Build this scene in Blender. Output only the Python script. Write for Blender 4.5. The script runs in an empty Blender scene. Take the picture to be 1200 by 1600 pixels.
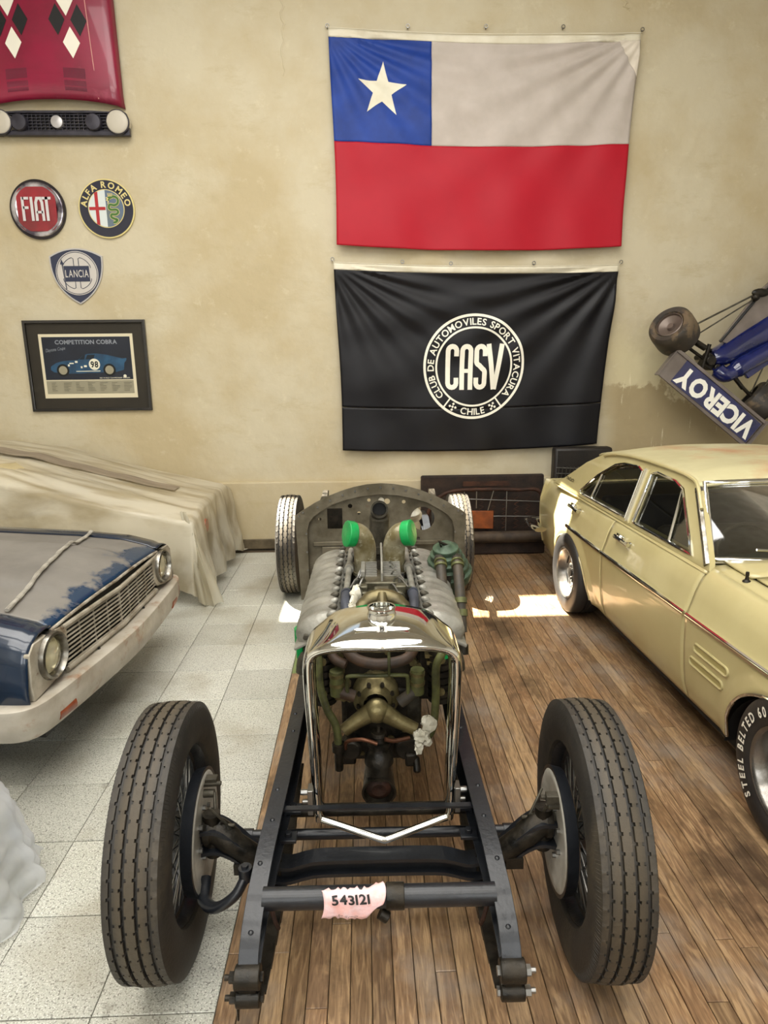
import bpy, math, random
from math import sin, cos, pi, radians, sqrt, atan2
from mathutils import Vector, Matrix
from mathutils.geometry import tessellate_polygon
random.seed(4)
SC = bpy.context.scene
COL = SC.collection
# ------------------------------------------------------------------ camera
PITCH, ROLL, YAW, FPX, CAM_H = 0.228252, -0.0108578, 0.0301744, 1016.964, 2.0322
cd = bpy.data.cameras.new('camera'); cam = bpy.data.objects.new('camera', cd); COL.objects.link(cam)
SC.camera = cam
cd.sensor_fit = 'HORIZONTAL'; cd.sensor_width = 36.0; cd.lens = FPX/1200*36.0
cd.clip_start = 0.05; cd.clip_end = 100
_F = Vector((sin(YAW)*cos(PITCH), cos(YAW)*cos(PITCH), -sin(PITCH)))
_R = Vector((cos(YAW), -sin(YAW), 0)); _U = _R.cross(_F)
_R2 = _R*cos(ROLL)+_U*sin(ROLL); _U2 = -_R*sin(ROLL)+_U*cos(ROLL)
_m = Matrix((_R2, _U2, -_F)).transposed().to_4x4(); _m.translation = Vector((0, 0, CAM_H)); cam.matrix_world = _m
# ------------------------------------------------------------------ light
SC.view_settings.view_transform = 'Standard'; SC.view_settings.look = 'None'
SC.view_settings.gamma = 1.0; SC.view_settings.use_curve_mapping = False
SC.view_settings.exposure = 0.0
w = bpy.data.worlds.new('sky'); SC.world = w; w.use_nodes = True
w.node_tree.nodes['Background'].inputs[0].default_value = (0.75, 0.86, 1.0, 1)
w.node_tree.nodes['Background'].inputs[1].default_value = 1.0
sd = bpy.data.lights.new('sun', 'SUN'); sd.energy = 75.0; sd.angle = radians(0.6); sd.color = (1.0, 0.93, 0.78)
so = bpy.data.objects.new('sun', sd); COL.objects.link(so)
SUN = Vector((0.50, -0.25, -1.0)); so.rotation_euler = SUN.to_track_quat('-Z', 'Y').to_euler()
def area(name, loc, sx, sy, power, colr, rot=(0, 0, 0)):
    l = bpy.data.lights.new(name, 'AREA'); l.shape = 'RECTANGLE'; l.size = sx; l.size_y = sy; l.energy = power; l.color = colr
    o = bpy.data.objects.new(name, l); COL.objects.link(o); o.location = loc; o.rotation_euler = rot
    return o
for _y in (3.6, 0.9, -1.8): area('skylight_glow', (-0.5, _y, 6.30), 5.0, 2.0, 235, (1.0, 0.97, 0.92))
area('front_window_glow', (-2.0, -4.12, 3.6), 2.4, 3.0, 110, (0.92, 0.96, 1.0), (pi/2, 0, 0))  # pair of added fill lamps for fronts and chrome, as unseen windows
area('front_window_glow', (2.0, -4.12, 3.6), 2.4, 3.0, 110, (0.92, 0.96, 1.0), (pi/2, 0, 0))
# ------------------------------------------------------------------ materials
MATS = {}
def srgb(c):
    if isinstance(c, str):
        c = tuple(int(c[i:i+2], 16)/255 for i in (0, 2, 4))
    return tuple(((x/12.92) if x <= 0.04045 else ((x+0.055)/1.055)**2.4) for x in c)+(1,)
def mat(name, col, rough=0.5, metal=0.0, col2=None, ns=6.0, lo=0.35, hi=0.65, det=6, bump=0.0, bs=40.0, coat=0.0, stretch=None,
        col3=None, ns3=2.0, t3=(0.55, 0.62), alpha=1.0, rvar=0.0, sheen=0.0, transl=0.0, spec=None, world=False):
    m = bpy.data.materials.new(name); m.use_nodes = True; nt = m.node_tree; N = nt.nodes; Lk = nt.links
    b = N['Principled BSDF']
    b.inputs['Roughness'].default_value = rough; b.inputs['Metallic'].default_value = metal
    if coat: b.inputs['Coat Weight'].default_value = coat; b.inputs['Coat Roughness'].default_value = 0.05
    if sheen: b.inputs['Sheen Weight'].default_value = sheen
    if spec is not None: b.inputs['Specular IOR Level'].default_value = spec
    tc = N.new('ShaderNodeTexCoord'); mp = N.new('ShaderNodeMapping')
    if world:
        g = N.new('ShaderNodeNewGeometry'); Lk.new(g.outputs['Position'], mp.inputs['Vector'])
    else: Lk.new(tc.outputs['Object'], mp.inputs['Vector'])
    if stretch: mp.inputs['Scale'].default_value = stretch
    c = None
    b.inputs['Base Color'].default_value = srgb(col)
    def noise(scale, d=det, r=0.55):
        n = N.new('ShaderNodeTexNoise'); n.inputs['Scale'].default_value = scale; n.inputs['Detail'].default_value = d
        n.inputs['Roughness'].default_value = r; Lk.new(mp.outputs['Vector'], n.inputs['Vector']); return n
    def ramp(n, a, z):
        r = N.new('ShaderNodeMapRange'); r.inputs['From Min'].default_value = a; r.inputs['From Max'].default_value = z
        Lk.new(n.outputs['Fac'], r.inputs['Value']); return r
    if col2 is not None:
        n1 = noise(ns); r1 = ramp(n1, lo, hi)
        mx = N.new('ShaderNodeMix'); mx.data_type = 'RGBA'
        mx.inputs['A'].default_value = srgb(col); mx.inputs['B'].default_value = srgb(col2)
        Lk.new(r1.outputs['Result'], mx.inputs['Factor']); c = mx.outputs['Result']
        if col3 is not None:
            n3 = noise(ns3, 8, 0.65); r3 = ramp(n3, *t3)
            m3 = N.new('ShaderNodeMix'); m3.data_type = 'RGBA'; Lk.new(c, m3.inputs['A']); m3.inputs['B'].default_value = srgb(col3)
            Lk.new(r3.outputs['Result'], m3.inputs['Factor']); c = m3.outputs['Result']
        Lk.new(c, b.inputs['Base Color'])
        if rvar:
            rr = N.new('ShaderNodeMapRange'); rr.inputs['To Min'].default_value = rough; rr.inputs['To Max'].default_value = rough+rvar
            Lk.new(r1.outputs['Result'], rr.inputs['Value']); Lk.new(rr.outputs['Result'], b.inputs['Roughness'])
    if bump:
        nb = noise(bs, 5); bp = N.new('ShaderNodeBump'); bp.inputs['Strength'].default_value = bump; bp.inputs['Distance'].default_value = 0.01
        Lk.new(nb.outputs['Fac'], bp.inputs['Height']); Lk.new(bp.outputs['Normal'], b.inputs['Normal'])
    out = N['Material Output']; sh = b.outputs['BSDF']
    if transl:
        t = N.new('ShaderNodeBsdfTranslucent'); t.inputs['Color'].default_value = srgb(col)
        ms = N.new('ShaderNodeMixShader'); ms.inputs[0].default_value = transl; Lk.new(sh, ms.inputs[1]); Lk.new(t.outputs[0], ms.inputs[2]); sh = ms.outputs[0]
    if alpha < 1:
        t = N.new('ShaderNodeBsdfTransparent'); ms = N.new('ShaderNodeMixShader'); ms.inputs[0].default_value = alpha
        Lk.new(t.outputs[0], ms.inputs[1]); Lk.new(sh, ms.inputs[2]); sh = ms.outputs[0]
    Lk.new(sh, out.inputs['Surface'])
    MATS[name] = m; return m
def glass(name, tint, amount=0.12, ior=1.6):
    m = bpy.data.materials.new(name); m.use_nodes = True; nt = m.node_tree; N = nt.nodes; Lk = nt.links
    N.remove(N['Principled BSDF'])
    t = N.new('ShaderNodeBsdfTransparent'); t.inputs[0].default_value = srgb(tint)
    g = N.new('ShaderNodeBsdfGlossy'); g.inputs['Roughness'].default_value = 0.03
    fr = N.new('ShaderNodeFresnel'); fr.inputs['IOR'].default_value = ior
    ad = N.new('ShaderNodeMath'); ad.operation = 'ADD'; ad.inputs[1].default_value = amount; ad.use_clamp = True
    Lk.new(fr.outputs[0], ad.inputs[0]); ms = N.new('ShaderNodeMixShader')
    Lk.new(ad.outputs[0], ms.inputs[0]); Lk.new(t.outputs[0], ms.inputs[1]); Lk.new(g.outputs[0], ms.inputs[2])
    Lk.new(ms.outputs[0], N['Material Output'].inputs['Surface']); return m
# ------------------------------------------------------------------ mesh helpers
def frame(axis):
    z = Vector(axis).normalized(); a = Vector((0, 0, 1)) if abs(z.z) < 0.9 else Vector((0, 1, 0))
    x = a.cross(z).normalized(); return x, z.cross(x), z
class G:
    def __init__(s): s.v = []; s.f = []
    def add(s, vs, fs, M=None):
        o = len(s.v); s.v += [tuple(M @ Vector(p)) if M else tuple(p) for p in vs]; s.f += [tuple(i+o for i in q) for q in fs]; return s
    def box(s, c, d, M=None, rz=0, ry=0, rx=0):
        x, y, z = d[0]/2, d[1]/2, d[2]/2
        vs = [(a*x, b*y, e*z) for e in (-1, 1) for a, b in ((-1, -1), (1, -1), (1, 1), (-1, 1))]
        R = Matrix.Rotation(rz, 4, 'Z') @ Matrix.Rotation(ry, 4, 'Y') @ Matrix.Rotation(rx, 4, 'X')
        T = Matrix.Translation(c) @ R
        if M: T = M @ T
        return s.add(vs, [(3, 2, 1, 0), (4, 5, 6, 7), (0, 1, 5, 4), (1, 2, 6, 5), (2, 3, 7, 6), (3, 0, 4, 7)], T)
    def tube(s, pts, r, n=10, caps=True, closed=False, sx=1.0, sy=1.0, M=None, up=None):
        P = [Vector(p) for p in pts]; k = len(P); rs = r if isinstance(r, (list, tuple)) else [r]*k
        vs = []; px = None
        for i, p in enumerate(P):
            if closed: d = P[(i+1) % k]-P[i-1]
            else: d = P[min(i+1, k-1)]-P[max(i-1, 0)]
            d = d.normalized() if d.length > 1e-9 else Vector((0, 0, 1))
            if up is not None: x = Vector(up).cross(d).normalized()
            elif px is None: x = frame(d)[0]
            else:
                x = (px-d*px.dot(d)); x = x.normalized() if x.length > 1e-6 else frame(d)[0]
            px = x; y = d.cross(x)
            for j in range(n):
                a = 2*pi*j/n+(pi/4 if n == 4 else 0); vs.append(tuple(p+x*(cos(a)*rs[i]*sx)+y*(sin(a)*rs[i]*sy)))
        fs = []
        for i in range(k if closed else k-1):
            for j in range(n):
                a = i*n+j; b = i*n+(j+1) % n; c = ((i+1) % k)*n+(j+1) % n; d = ((i+1) % k)*n+j
                fs.append((a, b, c, d))
        if caps and not closed:
            fs.append(tuple(range(n-1, -1, -1))); fs.append(tuple((k-1)*n+j for j in range(n)))
        return s.add(vs, fs, M)
    def cyl(s, p0, p1, r, r1=None, n=20, M=None): return s.tube([p0, p1], [r, r if r1 is None else r1], n, M=M)
    def lathe(s, prof, n=40, M=None, c=(0, 0, 0), axis=(1, 0, 0), closed=False):
        # prof: (distance along axis, radius)
        x, y, z = frame(axis); c = Vector(c); vs = []; k = len(prof)
        for j in range(n):
            a = 2*pi*j/n; d = x*cos(a)+y*sin(a)
            for h, r in prof: vs.append(tuple(c+z*h+d*r))
        fs = []
        for j in range(n):
            for i in range(k if closed else k-1):
                a = j*k+i; b = j*k+(i+1) % k; e = ((j+1) % n)*k+(i+1) % k; g = ((j+1) % n)*k+i
                fs.append((a, g, e, b))
        return s.add(vs, fs, M)
    def grid(s, fn, nu, nv, M=None, wrapu=False):
        vs = []; fs = []
        for i in range(nu+1):
            for j in range(nv+1): vs.append(tuple(fn(i/nu, j/nv)))
        for i in range(nu):
            for j in range(nv):
                a = i*(nv+1)+j; fs.append((a, a+nv+1, a+nv+2, a+1))
        return s.add(vs, fs, M)
    def poly(s, loops, M=None, depth=0.0):
        # flat polygon with holes in local xy; depth extrudes along -z
        L3 = [[Vector((p[0], p[1], 0)) for p in l] for l in loops]; flat = [p for l in L3 for p in l]
        tr = tessellate_polygon(L3); n = len(flat)
        vs = [tuple(p) for p in flat]; fs = []
        for t in tr:
            a, b, c = [flat[i] for i in t]
            if (b-a).cross(c-a).z < 0: t = (t[0], t[2], t[1])
            fs.append(tuple(t))
        if depth:
            vs += [(p.x, p.y, -depth) for p in flat]; fs += [(t[2]+n, t[1]+n, t[0]+n) for t in fs]
            o = 0
            for li, l in enumerate(L3):
                k = len(l); ar = sum(l[i].x*l[(i+1) % k].y-l[(i+1) % k].x*l[i].y for i in range(k))
                for i in range(k):
                    a, b = o+i, o+(i+1) % k
                    q = (a, a+n, b+n, b) if (ar > 0) == (li == 0) else (b, b+n, a+n, a)
                    fs.append(q)
                o += k
        return s.add(vs, fs, M)
    def sphere(s, c, r, nu=16, nv=10, sc=(1, 1, 1), M=None, lo=-pi/2, hi=pi/2):
        c = Vector(c)
        return s.grid(lambda u, v: c+Vector((cos(2*pi*u)*cos(lo+(hi-lo)*v)*r*sc[0], sin(2*pi*u)*cos(lo+(hi-lo)*v)*r*sc[1], sin(lo+(hi-lo)*v)*r*sc[2])), nu, nv, M)
    def build(s, name, m, parent=None, smooth=40, bevel=0.0, solid=0.0, sub=0, loc=None, off=0.0, data=None):
        me = data or bpy.data.meshes.new(name)
        if not data:
            me.from_pydata(s.v, [], s.f); me.materials.append(m); me.validate()
            if smooth:
                me.polygons.foreach_set('use_smooth', [True]*len(me.polygons)); me.set_sharp_from_angle(angle=radians(smooth))
        o = bpy.data.objects.new(name, me); COL.objects.link(o)
        if parent: o.parent = parent
        if loc: o.location = loc
        if sub: a = o.modifiers.new('s', 'SUBSURF'); a.levels = sub; a.render_levels = sub
        if solid: a = o.modifiers.new('t', 'SOLIDIFY'); a.thickness = solid; a.offset = off
        if bevel: a = o.modifiers.new('b', 'BEVEL'); a.width = bevel; a.segments = 2; a.limit_method = 'ANGLE'
        return o
def empty(name, loc=(0, 0, 0), rz=0.0, parent=None):
    o = bpy.data.objects.new(name, None); COL.objects.link(o); o.location = loc; o.rotation_euler = (0, 0, rz); o.empty_display_size = 0.1
    if parent: o.parent = parent
    return o
def tag(o, label, cat, group=None, kind=None):
    o['label'] = label
    if cat: o['category'] = cat
    if group: o['group'] = group
    if kind: o['kind'] = kind
    return o
def struct(o, label=None):
    o['kind'] = 'structure'
    if label: o['label'] = label
    return o
def copy_tree(o, parent=None):
    c = o.copy(); COL.objects.link(c); c.parent = parent
    for ch in list(o.children): copy_tree(ch, c)
    return c
def smoothpath(pts, k=6, closed=False):
    P = [Vector(p) for p in pts]; n = len(P); out = []
    for i in range(n if closed else n-1):
        if closed: a, b, c, d = P[i-1], P[i], P[(i+1) % n], P[(i+2) % n]
        else: a, b, c, d = P[max(i-1, 0)], P[i], P[i+1], P[min(i+2, n-1)]
        for j in range(k):
            t = j/k
            out.append(0.5*((2*b)+(-a+c)*t+(2*a-5*b+4*c-d)*t*t+(-a+3*b-3*c+d)*t**3))
    if not closed: out.append(P[-1])
    return out
def rings(pts): return [tuple(p) for p in pts]
_glyph = {}
def glyph(ch, bold=0.0):
    k = (ch, bold)
    if k not in _glyph:
        c = bpy.data.curves.new('t', 'FONT'); c.body = ch; c.size = 1.0; c.offset = bold; c.resolution_u = 3
        o = bpy.data.objects.new('t', c); me = bpy.data.meshes.new_from_object(o)
        vs = [v.co.copy() for v in me.vertices]; fs = [tuple(p.vertices) for p in me.polygons]
        x0 = min([v.x for v in vs], default=0); x1 = max([v.x for v in vs], default=0.25)
        if bold: x0, x1 = glyph(ch, 0.0)[2]-bold, glyph(ch, 0.0)[3]+bold
        _glyph[k] = (vs, fs, x0, x1)
        bpy.data.meshes.remove(me); bpy.data.objects.remove(o); bpy.data.curves.remove(c)
    return _glyph[k]
def text(g, s, h, M, bold=0.0, cond=1.0, gap=0.08, align='c', depth=0.0):
    # letters of cap height h in local xy of M; cap height of the built-in font is about 0.72 of its size
    sc = h/0.72; W = 0; items = []
    for ch in s:
        if ch == ' ': W += 0.32*sc*cond; continue
        vs, fs, x0, x1 = glyph(ch, bold); items.append((ch, W-x0*sc*cond)); W += (x1-x0+gap)*sc*cond
    W -= gap*sc*cond; o = {'c': -W/2, 'l': 0, 'r': -W}[align]
    for ch, x in items:
        vs, fs, x0, x1 = glyph(ch, bold)
        g.add([(v.x*sc*cond+x+o, v.y*sc, depth) for v in vs], fs, M)
    return W
def arctext(g, s, h, R, a0, a1, M, bold=0.0, cond=1.0, inward=False, gap=0.0):
    # letters spread on a circle of radius R from angle a0 to a1 (clock direction), baseline on R
    sc = h/0.72; n = len(s)
    ws = [0.3 if c == ' ' else (glyph(c, bold)[3]-glyph(c, bold)[2]) for c in s]; tot = sum(ws); acc = 0
    extra = 0.14*tot/n; tot += extra*n
    for c, wd in zip(s, ws):
        t = (acc+wd/2+extra/2)/tot; acc += wd+extra
        if c == ' ': continue
        a = a0+(a1-a0)*t; vs, fs, x0, x1 = glyph(c, bold); rot = (a-pi/2) if not inward else (a+pi/2)
        T = M @ Matrix.Translation((R*cos(a), R*sin(a), 0)) @ Matrix.Rotation(rot, 4, 'Z')
        g.add([((v.x-(x0+x1)/2)*sc*cond, v.y*sc, 0) for v in vs], fs, T)
def circle(r, n=40, c=(0, 0), a0=0, a1=2*pi, sx=1, sy=1):
    full = abs(a1-a0-2*pi) < 1e-6; k = n if full else n+1
    return [(c[0]+r*sx*cos(a0+(a1-a0)*i/n), c[1]+r*sy*sin(a0+(a1-a0)*i/n)) for i in range(k)]
def rrect(x0, y0, x1, y1, r, n=5):
    o = []
    for cx, cy, a in ((x1-r, y0+r, -pi/2), (x1-r, y1-r, 0), (x0+r, y1-r, pi/2), (x0+r, y0+r, pi)):
        o += [(cx+r*cos(a+pi/2*i/n), cy+r*sin(a+pi/2*i/n)) for i in range(n+1)]
    return o
def ribbon(g, pts, wd, M=None, closed=False):
    P = [Vector((p[0], p[1], 0)) for p in pts]; n = len(P); vs = []; fs = []
    for i in range(n):
        a = P[i-1] if (closed or i) else P[i]; b = P[(i+1) % n] if (closed or i < n-1) else P[i]
        d = (b-a).normalized(); nn = Vector((-d.y, d.x, 0))
        d1 = (P[i]-a); d2 = (b-P[i])
        k = 1.0
        if d1.length > 1e-9 and d2.length > 1e-9:
            cs = max(0.5, sqrt(max(0.0, (1+d1.normalized().dot(d2.normalized()))/2))); k = 1/cs
        vs += [tuple(P[i]+nn*wd/2*k), tuple(P[i]-nn*wd/2*k)]
    for i in range(n if closed else n-1):
        j = (i+1) % n; fs.append((2*i, 2*i+1, 2*j+1, 2*j))
    return g.add(vs, fs, M)
# wall frame: local xy on the back wall, +z out of the wall towards the room
WALL_Y = 7.10
def WM(x, z, off=0.0, rot=0.0):
    return Matrix(((1, 0, 0, x), (0, 0, -1, WALL_Y-off), (0, 1, 0, z), (0, 0, 0, 1))) @ Matrix.Rotation(rot, 4, 'Z')
# ------------------------------------------------------------------ shared materials
chrome = mat('chrome', (0.86, 0.86, 0.84), 0.06, 1.0)
chrome_old = mat('aged chrome', (0.62, 0.61, 0.58), 0.22, 1.0, col2=(0.42, 0.40, 0.36), ns=14, rvar=0.2)
blackpaint = mat('black chassis paint', '101318', 0.4, 0.0, col2='1b1e23', ns=16, lo=0.45, hi=0.75, bump=0.15, bs=60, coat=0.12, col3='45413a', ns3=30, t3=(0.68, 0.74))
blackmetal = mat('oily black metal', '14130f', 0.3, 0.5, col2='322c22', ns=18, bump=0.25, bs=50, rvar=0.3)
alu = mat('grey cast aluminium', 'a19f96', 0.42, 0.5, col2='76746a', ns=8, bump=0.3, bs=60, rvar=0.15)
alu_dark = mat('stained casting', '5b574c', 0.45, 0.6, col2='38342a', ns=14, bump=0.3, bs=50, rvar=0.2)
bronze = mat('olive bronze casting', '8c815a', 0.33, 0.7, col2='5c5234', ns=12, bump=0.25, bs=55, rvar=0.2)
olive = mat('olive hose', '5f6236', 0.55, 0.1, col2='3c3c22', ns=20, bump=0.2)
darkhose = mat('dark rubber hose', '2e2c26', 0.6, 0.0, col2='443a2c', ns=22, bump=0.2)
brownhose = mat('brown hose', '4a3524', 0.6, 0.0, col2='2c2218', ns=20, bump=0.2)
greencast = mat('green grey casting', '4e6450', 0.45, 0.35, col2='2f3d2e', ns=16, bump=0.3)
greentape = mat('green tape', '0c9a4c', 0.3, 0.0, col2='0b8040', ns=12, bump=0.4, bs=22)
whiterag = mat('white wrapping', 'd9d5c4', 0.55, 0.0, col2='a8a390', ns=14, bump=0.6, bs=30)
rust = mat('rusty steel', '4a2c1c', 0.7, 0.3, col2='2a1a12', ns=12, bump=0.3)
black = mat('flat black', '0c0c0c', 0.6)
rubber = mat('old tyre rubber', '2b2823', 0.6, 0.0, col2='1d1b18', ns=7, bump=0.15, bs=90, col3='4a4234', ns3=3.2, t3=(0.52, 0.75))
rubber_new = mat('black tyre rubber', '1b1a1a', 0.5, 0.0, col2='2b2927', ns=6, bump=0.1, bs=90)
tub = mat('bare steel panel', '77705f', 0.5, 0.5, col2='57503f', ns=7, bump=0.2, bs=45, rvar=0.2, col3='6b4a32', ns3=6, t3=(0.64, 0.74))
bolt = mat('steel bolt', '8b8a86', 0.3, 0.9)
white = mat('white print', 'ece8d8', 0.6)
navy = mat('navy print', '10152c', 0.5)
# ------------------------------------------------------------------ wall material
def wall_material():
    m = bpy.data.materials.new('cream plaster'); m.use_nodes = True; nt = m.node_tree; N = nt.nodes; Lk = nt.links; b = N['Principled BSDF']
    b.inputs['Roughness'].default_value = 0.75
    g = N.new('ShaderNodeNewGeometry')
    def noise(sc, d=6, r=0.6, st=None):
        n = N.new('ShaderNodeTexNoise'); n.inputs['Scale'].default_value = sc; n.inputs['Detail'].default_value = d; n.inputs['Roughness'].default_value = r
        if st:
            mp = N.new('ShaderNodeMapping'); mp.inputs['Scale'].default_value = st; Lk.new(g.outputs['Position'], mp.inputs['Vector']); Lk.new(mp.outputs[0], n.inputs['Vector'])
        else: Lk.new(g.outputs['Position'], n.inputs['Vector'])
        return n.outputs['Fac']
    def rng(v, a, z, t0=0.0, t1=1.0):
        r = N.new('ShaderNodeMapRange'); r.inputs['From Min'].default_value = a; r.inputs['From Max'].default_value = z
        r.inputs['To Min'].default_value = t0; r.inputs['To Max'].default_value = t1; Lk.new(v, r.inputs['Value']); return r.outputs['Result']
    def mix(f, a, c):
        x = N.new('ShaderNodeMix'); x.data_type = 'RGBA'; Lk.new(f, x.inputs['Factor'])
        for k, v in (('A', a), ('B', c)):
            if isinstance(v, str): x.inputs[k].default_value = srgb(v)
            else: Lk.new(v, x.inputs[k])
        return x.outputs['Result']
    def math_(op, a, c):
        x = N.new('ShaderNodeMath'); x.operation = op
        for i, v in enumerate((a, c)):
            if isinstance(v, (int, float)): x.inputs[i].default_value = v
            else: Lk.new(v, x.inputs[i])
        return x.outputs[0]
    base = mix(rng(noise(0.8), 0.40, 0.60), 'c5bba0', 'b8a986')
    base = mix(rng(noise(2.2, 8, 0.7, (1, 1, 2.5)), 0.56, 0.8), base, 'b3a582')
    base = mix(rng(noise(7, 8, 0.7), 0.60, 0.72, 0, 0.35), base, 'd8d0b4')
    sp = N.new('ShaderNodeSeparateXYZ'); Lk.new(g.outputs['Position'], sp.inputs[0])
    # weathered band: paint lost below a ragged line right of the black flag
    zz = math_('ADD', sp.outputs['Z'], math_('MULTIPLY', math_('SUBTRACT', noise(2.4, 8, 0.65), 0.5), 0.9))
    zz = math_('ADD', zz, math_('MULTIPLY', math_('SUBTRACT', sp.outputs['X'], 3.0), 0.22))
    low = rng(zz, 1.76, 1.73); xr = rng(sp.outputs['X'], 2.5, 2.8)
    zone = math_('MULTIPLY', low, xr)
    base = mix(math_('MULTIPLY', zone, 0.85), base, 'a08f6a')
    pale = math_('MULTIPLY', math_('MULTIPLY', rng(zz, 1.75, 1.78), rng(zz, 2.35, 2.0)), xr)
    base = mix(math_('MULTIPLY', pale, 0.6), base, 'd6cca4')
    streak = rng(noise(3.0, 6, 0.7, (6, 1, 0.5)), 0.62, 0.68)
    base = mix(math_('MULTIPLY', math_('MULTIPLY', streak, xr), rng(sp.outputs['Z'], 2.2, 1.6, 0, 0.7)), base, 'ece2c2')
    dado = rng(sp.outputs['Z'], 0.80, 0.74)
    base = mix(math_('MULTIPLY', dado, 0.35), base, 'b3a27c')
    Lk.new(base, b.inputs['Base Color'])
    h = math_('ADD', math_('MULTIPLY', noise(2.6, 3, 0.5), 1.6), math_('MULTIPLY', noise(16, 5, 0.6), 0.22))
    h = math_('ADD', h, math_('MULTIPLY', low, -0.05))
    bp = N.new('ShaderNodeBump'); bp.inputs['Strength'].default_value = 0.35; bp.inputs['Distance'].default_value = 0.04
    Lk.new(h, bp.inputs['Height']); Lk.new(bp.outputs['Normal'], b.inputs['Normal'])
    return m
plaster = wall_material()
XL, XR, YB, ZC = -5.2, 5.6, -4.2, 6.5
struct(G().box(((XL+XR)/2, WALL_Y+0.1, (ZC+0.74)/2), (XR-XL, 0.2, ZC-0.74)).build('wall_back', plaster, smooth=0), 'cream plaster back wall with cracks and flaking patches')
wb = bpy.data.objects['wall_back']
G().box(((XL+XR)/2, WALL_Y+0.075, 0.37), (XR-XL, 0.25, 0.76)).build('dado', plaster, wb, bevel=0.012)
for seed, (cx, z0, z1) in enumerate(((-0.68, 5.45, 4.72), (2.55, 5.4, 5.28))):
    random.seed(seed+9); p = []; x = cx
    for i in range(16):
        x += random.uniform(-0.03, 0.034); p.append((x, WALL_Y-0.001, z0+(z1-z0)*i/15))
    g = G(); g.tube(p, [0.012*(1-abs(i/15-0.4)) for i in range(16)], 5, sy=0.6)
    g.build('plaster_crack', plaster, wb)
plain = mat('white painted plaster', 'e2dfd6', 0.8, col2='d4cfc2', ns=1.2, bump=0.2, bs=8)
struct(G().box((XL-0.1, (YB+WALL_Y)/2, ZC/2), (0.2, WALL_Y-YB, ZC)).build('wall_left', plain, smooth=0))
struct(G().box((XR+0.1, (YB+WALL_Y)/2, ZC/2), (0.2, WALL_Y-YB, ZC)).build('wall_right', plain, smooth=0))
struct(G().box(((XL+XR)/2, YB-0.1, ZC/2), (XR-XL, 0.2, ZC)).build('wall_front', plain, smooth=0))
woodc = mat('pale ceiling boards', 'd8d5cc', 0.7, col2='bab6aa', ns=3, stretch=(1, 8, 1))
g = G(); SX0, SX1, SY0, SY1 = -3.98, -1.05, 6.56, 7.03      # open slot of the roof that lets the sun in
for x0, x1, y0, y1 in ((XL-.2, XR+.2, YB-.2, SY0), (XL-.2, XR+.2, SY1, WALL_Y+.2), (XL-.2, SX0, SY0, SY1), (SX1, XR+.2, SY0, SY1)):
    g.box(((x0+x1)/2, (y0+y1)/2, ZC+0.05), (x1-x0, y1-y0, 0.1))
ceil_ = struct(g.build('ceiling', woodc, smooth=0))
g = G()
for i in range(12): g.box((0.2, YB+0.5+i*0.98, ZC-0.07), (XR-XL, 0.07, 0.12))
g.build('roof_beam', woodc, ceil_, smooth=0)['kind'] = 'stuff'
base_m = mat('dark baseboard', '6d6048', 0.6, col2='4d4330', ns=9, bump=0.2)
struct(G().box((0.2, WALL_Y-0.062, 0.055), (XR-XL, 0.026, 0.11)).build('baseboard_back', base_m, bevel=0.006))
# ------------------------------------------------------------------ floor
fl = struct(G().box((0.2, 1.45, -0.06), (XR-XL, WALL_Y-YB, 0.08)).build('floor', mat('floor screed', '5a4c3a', 0.8, col2='463b2c'), smooth=0), 'floor of speckled stone tiles on the left and wooden strips on the right')
def terrazzo():
    m = mat('speckled terrazzo', 'c4c4b9', 0.36, 0, col2='b2b2a4', ns=1.1, world=True, bump=0.05, bs=90)
    nt = m.node_tree; N = nt.nodes; Lk = nt.links; b = N['Principled BSDF']
    src = b.inputs['Base Color'].links[0].from_socket
    g = N.new('ShaderNodeNewGeometry')
    def mixin(src, sc, lo, hi, c, amt=1.0, kind='V', det=2):
        v = N.new('ShaderNodeTexNoise'); v.inputs['Scale'].default_value = sc; v.inputs['Detail'].default_value = det; Lk.new(g.outputs['Position'], v.inputs['Vector'])
        r = N.new('ShaderNodeMapRange'); r.inputs['From Min'].default_value = lo; r.inputs['From Max'].default_value = hi; r.inputs['To Max'].default_value = amt
        Lk.new(v.outputs['Fac'], r.inputs['Value']); x = N.new('ShaderNodeMix'); x.data_type = 'RGBA'; Lk.new(r.outputs['Result'], x.inputs['Factor'])
        Lk.new(src, x.inputs['A']); x.inputs['B'].default_value = srgb(c); return x.outputs['Result']
    s = mixin(src, 130, 0.56, 0.62, '6f6c64', 0.8); s = mixin(s, 190, 0.58, 0.64, 'ebe8de', 0.9); s = mixin(s, 75, 0.62, 0.68, '4f4c46', 0.6)
    oi = N.new('ShaderNodeObjectInfo'); hr = N.new('ShaderNodeMapRange'); hr.inputs['To Min'].default_value = 0.84; hr.inputs['To Max'].default_value = 1.04; Lk.new(oi.outputs['Random'], hr.inputs['Value'])
    vm = N.new('ShaderNodeVectorMath'); vm.operation = 'SCALE'; Lk.new(s, vm.inputs[0]); Lk.new(hr.outputs['Result'], vm.inputs['Scale']); s = vm.outputs[0]
    s = mixin(s, 1.7, 0.52, 0.68, '8c8470', 0.7, det=8); s = mixin(s, 5, 0.68, 0.76, '5f5644', 0.6, det=8)
    Lk.new(s, b.inputs['Base Color']); return m
ter = terrazzo()
TW = 0.394; TX = -0.509; TY = 5.291
g = G(); a, e = (TW-0.003)/2, (0.4-0.0045)/2; ch = 0.002
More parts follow.
